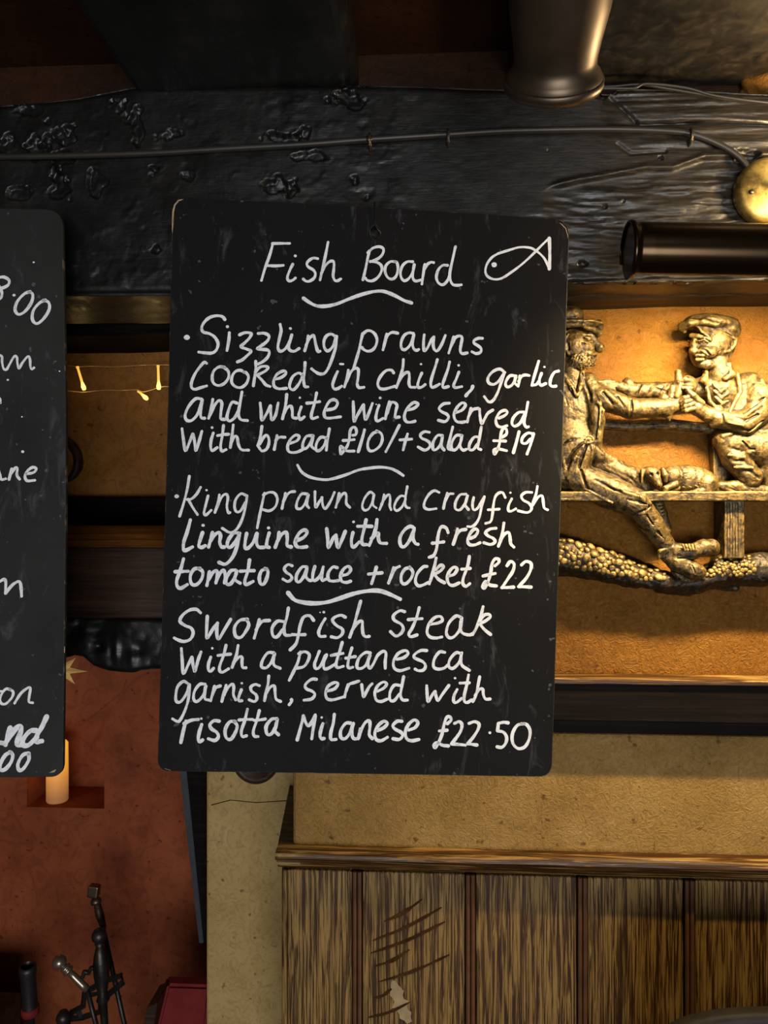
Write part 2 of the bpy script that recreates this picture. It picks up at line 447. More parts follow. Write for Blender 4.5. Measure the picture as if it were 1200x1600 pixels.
link('mantel_moulding', bm_mesh(bm), MT['gloss_moulding'], t3, smooth=False)
box('mantel_board', x_l, PL + .2, 1.0, 1.13, Zp(966, 180, 1.0), zb, MT['brownwood'], t3, .002)

# ---- rough timber: cross-section swept along x and displaced with chips, pits and grain
def timber(name, x0, x1, y0, y1, zb_f, zt_f, mat, step=.0025, disp=None, parent=None, r=.008):
    nx = int((x1 - x0) / step)
    xs = np.linspace(x0, x1, nx)
    # section param: goes bottom-back -> bottom-front -> top-front -> top-back ; sample densely
    zb = zb_f(xs); zt = zt_f(xs)
    nb = max(4, int((y1 - y0) / (step * 2.5))); nf = max(8, int((zt.mean() - zb.mean()) / step))
    pts = []
    for i in range(nb): pts.append(('b', i / nb))
    for i in range(nf + 1): pts.append(('f', i / nf))
    for i in range(1, nb + 1): pts.append(('t', i / nb))
    m = len(pts)
    X = np.zeros((nx, m)); Y = X.copy(); Z = X.copy(); NY = X.copy(); NZ = X.copy()
    for j, (k, t) in enumerate(pts):
        X[:, j] = xs
        if k == 'b': Y[:, j] = y1 + (y0 - y1) * t; Z[:, j] = zb; NZ[:, j] = -1
        elif k == 't': Y[:, j] = y0 + (y1 - y0) * t; Z[:, j] = zt; NZ[:, j] = 1
        else:
            Y[:, j] = y0; Z[:, j] = zb + (zt - zb) * t; NY[:, j] = -1
            dz = np.minimum(Z[:, j] - zb, zt - Z[:, j]); e = np.clip(1 - dz / r, 0, 1)
            Y[:, j] += r * (1 - np.sqrt(np.clip(1 - e * e, 0, 1)))
    D = disp(X, Y, Z)
    Y += NY * D; Z += NZ * D * .6
    V = np.stack([X, Y, Z], -1).reshape(-1, 3)
    idx = np.arange(nx * m).reshape(nx, m)
    q = np.stack([idx[:-1, :-1], idx[:-1, 1:], idx[1:, 1:], idx[1:, :-1]], -1).reshape(-1, 4)
    me = bpy.data.meshes.new(name)
    me.vertices.add(len(V)); me.vertices.foreach_set('co', V.astype(np.float32).ravel())
    me.loops.add(len(q) * 4); me.loops.foreach_set('vertex_index', q.astype(np.int32).ravel())
    me.polygons.add(len(q)); me.polygons.foreach_set('loop_start', np.arange(0, len(q) * 4, 4, dtype=np.int32))
    me.update(calc_edges=True); me.validate()
    return link(name, me, mat, parent, smooth=True)

BD = .84
def pxy(X, Z, d=BD):
    """world -> pixel for points on plane y=d (to place chips where the beam has them)"""
    cx = X * C_ + d * S_; D = -X * S_ + d * C_
    return 600 + 1200 * cx / D, 800 - 1200 * (Z - CZ) / D
PITS = [(95, 222, 22, 26, 9), (55, 232, 14, 14, 8), (12, 225, 16, 14, 7), (212, 205, 8, 30, 7), (258, 212, 16, 8, 5), (190, 170, 14, 20, 3),
        (240, 262, 13, 9, 8), (450, 215, 38, 10, 8), (440, 292, 26, 12, 9), (470, 245, 30, 6, 5), (560, 290, 14, 12, 6), (545, 148, 20, 18, 6),
        (30, 300, 20, 14, 5), (90, 285, 20, 16, 5), (150, 290, 14, 18, 5), (300, 275, 12, 8, 4), (855, 237, 6, 8, 6), (1032, 246, 6, 5, 7),
        (975, 315, 4, 4, 5), (945, 322, 4, 4, 5), (1180, 240, 18, 10, 9), (245, 388, 16, 8, 8), (40, 170, 16, 8, 5), (915, 410, 6, 5, 4), (950, 140, 14, 8, 9)]
def smooth(a, b, x):
    t = np.clip((x - a) / (b - a), 0, 1); return t * t * (3 - 2 * t)
def polyd(PX, PY, pts):
    best = np.full(PX.shape, 1e9); side = np.zeros(PX.shape)
    for (ax, ay), (bx, by) in zip(pts[:-1], pts[1:]):
        dx, dy = bx - ax, by - ay
        t = np.clip(((PX - ax) * dx + (PY - ay) * dy) / (dx * dx + dy * dy), 0, 1)
        d = np.hypot(PX - ax - t * dx, PY - ay - t * dy)
        s = np.sign((PX - ax) * dy - (PY - ay) * dx)
        u = d < best; best = np.where(u, d, best); side = np.where(u, s, side)
    return best, side
def beam_disp(X, Y, Z):
    PX, PY = pxy(X, Z)
    D = .005 * fbm(X * 4, Z * 7, Y * 7, 3, 1)                       # hewn waviness
    D += .0009 * fbm(X * 28, Z * 40, Y * 40, 4, 2)
    lumps = fbm(X * 30, Z * 42, Y * 42, 4, 6)                        # paint lumps on the left
    D += (1 - smooth(560, 760, PX)) * .0016 * np.maximum(lumps - .2, 0) * 2.2
    D -= (1 - smooth(560, 760, PX)) * .0020 * np.maximum(-lumps - .3, 0) * 2.2
    # weathered grain on the right
    edge, side = polyd(PX, PY, [(500, 470), (860, 292), (900, 283), (960, 272), (1010, 262), (1050, 262), (1100, 244), (1300, 240)])
    below = (side < 0)
    low = np.where(below, 1, 0) * smooth(0, 30, edge) * smooth(800, 880, PX)
    grain = fbm(X * 16, Z * 130 + 1.2 * fbm(X * 9, Z * 9, 0, 2, 8), Y * 40, 4, 12)
    rag = fbm(X * 40, Z * 90, Y * 40, 4, 14)
    D += low * (.0030 * grain + .0020 * rag + .0014 * fbm(X * 30, Z * 330, 0, 2, 16))
    D -= np.where(below, .0035, 0) * smooth(0, 5, edge) * smooth(840, 880, PX)
    D += np.exp(-(edge / 5) ** 2) * .0028 * smooth(850, 880, PX) * (1 + .8 * rag)
    up = smooth(930, 1010, PX + .8 * (190 - PY)) * (1 - smooth(186, 192, PY)) * smooth(0, 1, PX - 940)
    D += up * (.003 * fbm(X * 8, Z * 200, 0, 4, 21) - .003)
    fl, _ = polyd(PX, PY, [(780, 195), (1000, 191), (1100, 188), (1330, 196)])
    D -= np.exp(-(fl / 3.0) ** 2) * .008 * smooth(940, 1010, PX)
    fl, _ = polyd(PX, PY, [(955, 150), (975, 168), (998, 190)])
    D -= np.exp(-(fl / 3.0) ** 2) * .004
    up2 = smooth(970, 1010, PX) * smooth(194, 200, PY) * (1 - smooth(228, 240, PY))
    D += up2 * .0032 * fbm(X * 7, Z * 150, 0, 4, 25)
    fl, _ = polyd(PX, PY, [(965, 225), (985, 240), (1040, 236)])
    D -= np.exp(-(fl / 2.5) ** 2) * .003
    jit = fbm(X * 75, Z * 75, Y * 75, 4, 31)
    for (cx, cy, rx, ry, dep) in PITS:
        q = np.hypot((PX - cx) / rx, (PY - cy) / ry) + 1.9 * jit
        D -= dep * .001 * smooth(0, .35, 1.0 - q) * (1 + .5 * jit)
        D += .0004 * np.exp(-((q - 1.15) / .15) ** 2)
    return D
xb0, xb1 = U(-200, BD), U(1420, BD)
def bz(pxs, pys):
    def f(xs):
        P = pxy(xs, np.full_like(xs, CZ))[0]
        yy = np.interp(P, pxs, pys)
        Dc = -xs * S_ + BD * C_
        return CZ - (yy - 800) / 1200 * Dc
    return f
tb = timber('trim_4', xb0, xb1, BD, .97, bz([-200, 100, 265, 600, 890, 1200, 1500], [462, 459, 458, 452, 441, 437, 436]), bz([-200, 0, 120, 205, 300, 550, 800, 1000, 1500], [168, 163, 150, 133, 131, 131, 138, 133, 150]), MT['beam'], .0015, beam_disp)
tb.data.materials.append(MT['underwood'])
for p in tb.data.polygons:
    if p.normal.z < -.75 and p.center.z < 1.815 and p.center.y > BD + .012: p.material_index = 1
struct(tb, 'huge rough black-painted ceiling beam with chips and pits')
# brown timber under/behind the beam
def soft(X, Y, Z): return .002 * fbm(X * 10, Z * 60, Y * 30, 4, 40)
zz = bz([-200, 1500], [0, 0])
f1 = lambda xs: np.full_like(xs, Zp(524, 180, 1.04)) + .0035 * fbm(xs * 6, 0, 0, 3, 50)
f2 = lambda xs: np.full_like(xs, 1.90)
t5 = timber('trim_5', x_l, U(470, 1.04), 1.0, 1.14, lambda xs: np.full_like(xs, Zp(522, 180, 1.0)) + .003 * fbm(xs * 6, 0, 0, 3, 50), f2, MT['blackwood'], .006, soft)
struct(t5, 'dark brown timber behind the beam over the alcove')
t6 = timber('trim_6', BL - .01, U(1420, .9), .90, .96, lambda xs: Zp(466, 900, .9) + .0035 * fbm(xs * 5, 0, 0, 3, 61) - 0 * xs, lambda xs: np.full_like(xs, 1.86), MT['underwood'], .004, soft)
struct(t6, 'weathered brown timber strip along the top of the relief wall')
# black rough fireplace lintel
def lint_disp(X, Y, Z):
    D = .006 * fbm(X * 14, Z * 16, Y * 10, 4, 71) + .004 * np.abs(fbm(X * 30, Z * 34, Y * 20, 3, 75))
    PX, PY = pxy(X, Z, 1.0)
    for (cx, cy, rx, ry, dep) in [(150, 1012, 9, 7, 9), (150, 985, 14, 10, 5), (120, 975, 8, 8, 5), (215, 1015, 12, 9, 5), (172, 1020, 5, 14, 3), (205, 1030, 6, 16, -4), (178, 1015, 6, 16, -4)]:
        q = np.hypot((PX - cx) / rx, (PY - cy) / ry); D = D - dep * .001 * np.exp(-q * q)
    return D
def lint_b(xs):
    P = pxy(xs, np.full_like(xs, CZ), 1.0)[0]
    yy = np.interp(P, [-300, 0, 100, 112, 125, 140, 165, 200, 262, 300], [1030, 1032, 1030, 1026, 1028, 1042, 1050, 1052, 1045, 1045])
    return CZ - (yy - 800) / 1200 * (-xs * S_ + C_)
lt = timber('mantel_lintel', x_l, PL + .1, 1.004, 1.17, lint_b, lambda xs: np.full_like(xs, Zp(965, 180, 1.0)), MT['beam'], .0028, lint_disp)
lt.name = 'trim_7'; struct(lt, 'rough black-painted fireplace lintel under the mantel board')

# ceiling, joists and plaster between them
ZB = Zp(133, 500, BD)
ceil = struct(box('ceiling', -2.4, 2.4, -.8, 1.7, ZB + .05, ZB + .25, MT['plaster_ceiling']), 'dark brown ceiling plaster between the joists')
inf = struct(box('wall_infill', -1.6, 1.6, .872, .95, ZB - .08, ZB + .06, MT['plaster_ceiling']), 'brown plaster above the big beam')
jo = []
for i, (pa, pb, dz) in enumerate([(207, 556, .0), (800, 1330, .002), (-420, -140, 0)]):
    xa, xb = U(pa, BD), U(pb, BD)
    nx = 46; ny = 90
    xs = np.linspace(xa, xb, nx); ys = np.linspace(-.6, .875, ny)
    bm = bmesh.new(); g = []
    for x in xs:
        row = []
        for y in ys:
            e = min(x - xa, xb - x); rr = .012
            lift = rr * (1 - math.sqrt(max(0, 1 - max(0, 1 - e / rr) ** 2)))
            row.append((x, y, ZB + dz + lift - .004 * float(fbm(x * 12, y * 5, i, 4, 80)) + .001 * i))
        g.append(row)
    GV = [[bm.verts.new(p) for p in row] for row in g]
    for a, b in zip(GV[:-1], GV[1:]):
        for k in range(ny - 1): bm.faces.new((a[k], b[k], b[k + 1], a[k + 1]))
    for side in (0, -1):
        for k in range(ny - 1):
            p, q = GV[side][k], GV[side][k + 1]
            r1 = bm.verts.new((p.co.x, p.co.y, ZB + .06)); r2 = bm.verts.new((q.co.x, q.co.y, ZB + .06))
            bm.faces.new((p, q, r2, r1) if side == 0 else (q, p, r1, r2))
    o = link('trim_%d' % (8 + i), bm_mesh(bm), MT['beam'], smooth=False)
    struct(o, ['black ceiling joist above the fish board', 'black ceiling joist over the relief', 'black ceiling joist outside the frame at the left'][i])
# broken plaster lump at top right
bm = bmesh.new(); bmesh.ops.create_icosphere(bm, subdivisions=4, radius=1)
c = L(1196, 128, .86)
for v in bm.verts:
    nn = 1 + .35 * float(fbm(v.co.x * 1.8, v.co.y * 1.8, v.co.z * 1.8, 3, 91))
    v.co = Vector((c.x + v.co.x * .026 * nn, c.y + .01 + v.co.y * .02 * nn, c.z + v.co.z * .020 * nn))
o = link('trim_11', bm_mesh(bm), MT['plaster_relief'], smooth=True); struct(o, 'broken orange plaster lump on top of the beam')

# ---- dado: planks, beads, rail
PD = .958
zt_pl = Zp(1368, 800, PD - .012)
dado = empty('wall_panelling', (0, PD, 0)); struct(dado, 'scumbled oak plank dado below the rail')
edges = [440, 558, 735, 910, 1077, 1245, 1412]
plank_w = []
for a, b in zip(edges[:-1], edges[1:]):
    xa, xb = U(a, PD - .012) + .0068, U(b, PD - .012) - .0068
    if a == 440: xa = U(449, PD - .012)
    o = box('plank', xa, xb, PD - .012, PD + .004, .12, zt_pl, MT['plank'], dado, .0022)
    xc = U(b, PD - .012)
    bm = bmesh.new()
    for off in (-.0030, .0030):
        add_tube(bm, [(xc + off, PD - .0125, .12), (xc + off, PD - .0125, zt_pl)], .0027, 8)
    link('bead', bm_mesh(bm), MT['bead'], dado, smooth=False)
    box('bead_groove', xc - .0075, xc + .0075, PD - .006, PD + .003, .12, zt_pl, MT['blackwood'], dado)
box('corner_strip', U(440, PD - .014), U(448, PD - .014), PD - .014, PD + .12, .12, zt_pl, MT['plank'], dado, .002)
box('baseboard_right', U(440, PD - .02), 1.2, PD - .022, PD, 0, .13, MT['rail'], None, .003)['kind'] = 'structure'
# chipped paint and diagonal scuffs on the second plank
def flatmark(name, pts, w, mat, parent, y, seed=1):
    rr = random.Random(seed); pp = catmull([list(p) for p in pts], 4); bm = bmesh.new(); n_ = len(pp); A_, B_ = [], []
    for i, p in enumerate(pp):
        t = pp[min(i + 1, n_ - 1)] - pp[max(i - 1, 0)]; t = t / math.hypot(*t); nn = np.array([-t[1], t[0]]); ww = w * (.15 + .85 * math.sin(math.pi * (i + .3) / n_)) * rr.uniform(.6, 1.2) / 2
        A_.append(bm.verts.new(L(*(p + nn * ww), y))); B_.append(bm.verts.new(L(*(p - nn * ww), y)))
    for i in range(n_ - 1): bm.faces.new((A_[i], A_[i + 1], B_[i + 1], B_[i]))
    return link(name, bm_mesh(bm), mat, parent)
planks = [o for o in dado.children if o.name.startswith('plank')]
flatmark('paint_chip', [(614, 1532), (620, 1552), (628, 1575), (640, 1598)], 26, MT['chipwood'], dado, PD - .0126, 3)
for k, (xa_, ya_, xb_, yb_) in enumerate([(582, 1470, 690, 1418), (578, 1490, 696, 1440), (585, 1510, 640, 1484), (590, 1535, 702, 1492), (582, 1560, 612, 1545), (600, 1440, 660, 1405), (575, 1590, 640, 1566)]):
    flatmark('scuff', [(xa_, ya_), ((xa_ + xb_) / 2, (ya_ + yb_) / 2 + 4), (xb_, yb_)], 6, MT['scuff'], dado, PD - .0127, k)
# side face of the dado box behind the corner
box('side_panel', U(442, PD), BL + .01, PD - .005, PIL, .12, zt_pl, MT['plank'], dado, 0)
# rail: section swept along x, returning along the left side of the block
zr = Zp(1337, 800, .935)
prof = [(.955, .0), (.9335, .0), (.929, -.0025), (.9275, -.007), (.930, -.0105), (.9345, -.012), (.937, -.015), (.9425, -.022), (.9465, -.026), (.955, -.026)]
xa = U(430, .930); 
bm = bmesh.new()
rows = []
for x in [xa + .0, xa + .004] + list(np.linspace(xa + .02, 1.2, 24)):
    rows.append([bm.verts.new((x + (.004 if x > xa + .001 else 0) * 0, y + (.001 if x == xa else 0) + .0006 * float(vnoise(x * 20, k, 0, 3)), zr + dz + .0006 * float(vnoise(x * 14, k, 4, 5)))) for k, (y, dz) in enumerate(prof)])
for a, b in zip(rows[:-1], rows[1:]):
    for k in range(len(prof) - 1): bm.faces.new((a[k], a[k + 1], b[k + 1], b[k]))
bm.faces.new(rows[0]); bmesh.ops.recalc_face_normals(bm, faces=bm.faces)
rail = empty('trim_12', (xa, .93, zr)); struct(rail, 'moulded dado rail with worn paint at its left corner')
link('rail_moulding', bm_mesh(bm), MT['rail'], rail)
# deep ledge running back along the left side to the pillar
bm = bmesh.new()
top = [(xa + .001, .936), (BL + .012, .936), (BL + .012, PIL + .004), (U(452, PIL), PIL + .004)]
ta = [bm.verts.new((x, y, zr + .0005)) for x, y in top]; tbm = [bm.verts.new((x, y, zr - .018)) for x, y in top]
bm.faces.new(ta); bm.faces.new(tbm[::-1])
for k in range(4): bm.faces.new((ta[k], tbm[k], tbm[(k + 1) % 4], ta[(k + 1) % 4]))
bmesh.ops.recalc_face_normals(bm, faces=bm.faces)
link('rail_return', bm_mesh(bm), MT['rail'], rail)
crack('plaster_crack', [(330, 1258), (360, 1250), (400, 1254), (448, 1251)], PIL, .0007, MT['underwood'], wl)

# panel fixed against the left side of the pillar, black edge towards the room
sp = empty('leaning_panel', L(318, 1475, 1.3)); tag(sp, 'dark panel with blue-black edge leaning beside the gold pillar', 'panel')
def slab(name, pts, y0, y1, mat, parent, bev=0):
    bm = bmesh.new()
    a = [bm.verts.new((p[0], y0, p[1])) for p in pts]; b = [bm.verts.new((p[0], y1, p[1])) for p in pts]
    bm.faces.new(a); bm.faces.new(b[::-1])
    for k in range(len(pts)): bm.faces.new((a[k], b[k], b[(k + 1) % len(pts)], a[(k + 1) % len(pts)]))
    bmesh.ops.recalc_face_normals(bm, faces=bm.faces)
    if bev: bmesh.ops.bevel(bm, geom=bm.edges[:], offset=bev, segments=2, affect='EDGES')
    return link(name, bm_mesh(bm), mat, parent)
def q(px, py, d): p = L(px, py, d); return (p.x, p.z)
slab('panel_edge', [q(266, 1080, 1.22), q(279, 1080, 1.22), q(318, 1474, 1.22), q(311, 1474, 1.22)], 1.22, 1.235, MT['slate'], sp, .0008)
slab('panel_face', [q(277, 1080, 1.222), q(345, 1080, 1.222), q(345, 1474, 1.222), q(317, 1474, 1.222)], 1.226, 1.24, MT['blackwood'], sp)
# ------------------------------------------------------------------ chalkboards
def plane_from(Dl, pxl, Dr, pxr, ctop=0.0):
    a1, a2 = 1 / Dl, 1 / Dr; b = (a2 - a1) / (pxr - pxl); a = a1 - b * pxl
    return lambda px, py: cam2w(px, py, 1 / (a + b * px + ctop * (py - 760)))
def make_board(name, outline_px, corner_r, P, hole, mat, thick=.006):
    """outline in pixels of the board plane, rounded corners, optional hole; returns mesh object in world space"""
    o3 = P(*outline_px[0]); ex = (P(*outline_px[1]) - o3).normalized()
    nrm = ex.cross(P(*outline_px[3]) - o3).normalized()      # towards the room or away
    if nrm.y > 0: nrm = -nrm
    ey = nrm.cross(ex).normalized()
    def to2(p): d = p - o3; return Vector((d.dot(ex), d.dot(ey)))
    c2 = [to2(P(*p)) for p in outline_px]; n = len(c2); pts = []
    for i in range(n):
        r = corner_r[i]; p = c2[i]; a = (c2[i - 1] - p).normalized(); b = (c2[(i + 1) % n] - p).normalized()
        s = p + a * r; e = p + b * r
        for k in range(9):
            t = k / 8; pts.append(s * (1 - t) ** 2 + p * 2 * t * (1 - t) + e * t * t)
        # wobble along the side
    cu = bpy.data.curves.new(name, 'CURVE'); cu.dimensions = '2D'; cu.fill_mode = 'BOTH'
    def spl(pp):
        s = cu.splines.new('POLY'); s.points.add(len(pp) - 1); s.use_cyclic_u = True
        for q, p in zip(s.points, pp): q.co = (p[0], p[1], 0, 1)
    spl(pts)
    if hole: spl([to2(P(*h)) for h in hole])
    cu.extrude = thick / 2 - .0008; cu.bevel_depth = .0008; cu.bevel_resolution = 1
    t = bpy.data.objects.new('tmp', cu); COL.objects.link(t)
    bpy.context.view_layer.update()
    me = bpy.data.meshes.new_from_object(t.evaluated_get(bpy.context.evaluated_depsgraph_get()))
    bpy.data.objects.remove(t)
    M = Matrix(((ex.x, ey.x, nrm.x, o3.x), (ex.y, ey.y, nrm.y, o3.y), (ex.z, ey.z, nrm.z, o3.z), (0, 0, 0, 1)))
    me.transform(Matrix.Translation((0, 0, 0)) @ M @ Matrix.Translation((0, 0, -thick / 2)))
    me.materials.clear(); me.materials.append(mat); me.materials.append(MT['edge'])
    me.update()
    for p in me.polygons: p.material_index = 0 if abs(p.normal.dot(nrm)) > .95 else 1
    return link(name, me), nrm, ex, ey
bm_ws = {}
def stroke_mesh(bm, pts, w, P, nrm, lift, wob=0.0, seed=0):
    """pts pixels; w px width; flat brushed ribbon with round ends lying on the board"""
    rnd = random.Random(seed)
    if len(pts) == 1:
        c = P(*pts[0]); rx = w
        vs = []
        for k in range(12):
            a = 2 * math.pi * k / 12
            vs.append(bm.verts.new(P(pts[0][0] + rx * math.cos(a) * (1 + .1 * rnd.uniform(-1, 1)), pts[0][1] + rx * .9 * math.sin(a)) + nrm * lift))
        f = bm.faces.new(vs); return
    pp = catmull(pts, 5); n = len(pp)
    Ls, Rs = [], []; hw = w / 2
    ph = rnd.uniform(0, 6)
    for i in range(n):
        t = pp[min(i + 1, n - 1)] - pp[max(i - 1, 0)]; l = math.hypot(*t) or 1; t = t / l
        nn = np.array([-t[1], t[0]]); ww = hw * (1 + .12 * math.sin(i * .45 + ph) + .06 * rnd.uniform(-1, 1))
        Ls.append(pp[i] + nn * ww); Rs.append(pp[i] - nn * ww)
    def cap(i, sgn):
        t = (pp[i] - pp[i - 1]) if i > 0 else (pp[1] - pp[0]); t = t / (math.hypot(*t) or 1) * sgn
        nn = np.array([-t[1], t[0]])
        return [pp[i] + hw * (t * math.sin(a) + nn * math.cos(a)) for a in (math.pi * k / 6 for k in range(1, 6))]
    V = lambda p: bm.verts.new(P(float(p[0]), float(p[1])) + nrm * lift)
    lv = [V(p) for p in Ls]; rv = [V(p) for p in Rs]
    for i in range(n - 1): bm.faces.new((lv[i], lv[i + 1], rv[i + 1], rv[i]))
    e = [V(p) for p in cap(n - 1, 1)]; bm.faces.new([lv[-1]] + e + [rv[-1]])
    s = [V(p) for p in cap(0, -1)]; bm.faces.new([rv[0]] + s + [lv[0]])
def letter_line(name, blocks, P, nrm, parent, mat):
    bm = bmesh.new(); k = 0
    for (x0, y0, s, w, txt) in blocks:
        for st in txt.replace('\n', ' ').split(';'):
            st = st.strip()
            if not st: continue
            ww = w
            if st[0] == '.':                       # dot: . radius x y
                v = st[1:].split(); r = float(v[0]); pts = [(x0 + float(v[1]) * s, y0 + float(v[2]) * s)]; ww = r
            else:
                if st[0] == 'w': v = st[1:].split(); ww = float(v[0]); v = v[1:]
                else: v = st.split()
                v = [float(a) for a in v]
                pts = [(x0 + a * s, y0 + b * s) for a, b in zip(v[::2], v[1::2])]
            stroke_mesh(bm, pts, ww, P, nrm, .0003 + .000015 * (k % 8), seed=k); k += 1
    bmesh.ops.recalc_face_normals(bm, faces=bm.faces)
    return link(name, bm_mesh(bm, name), mat, parent)

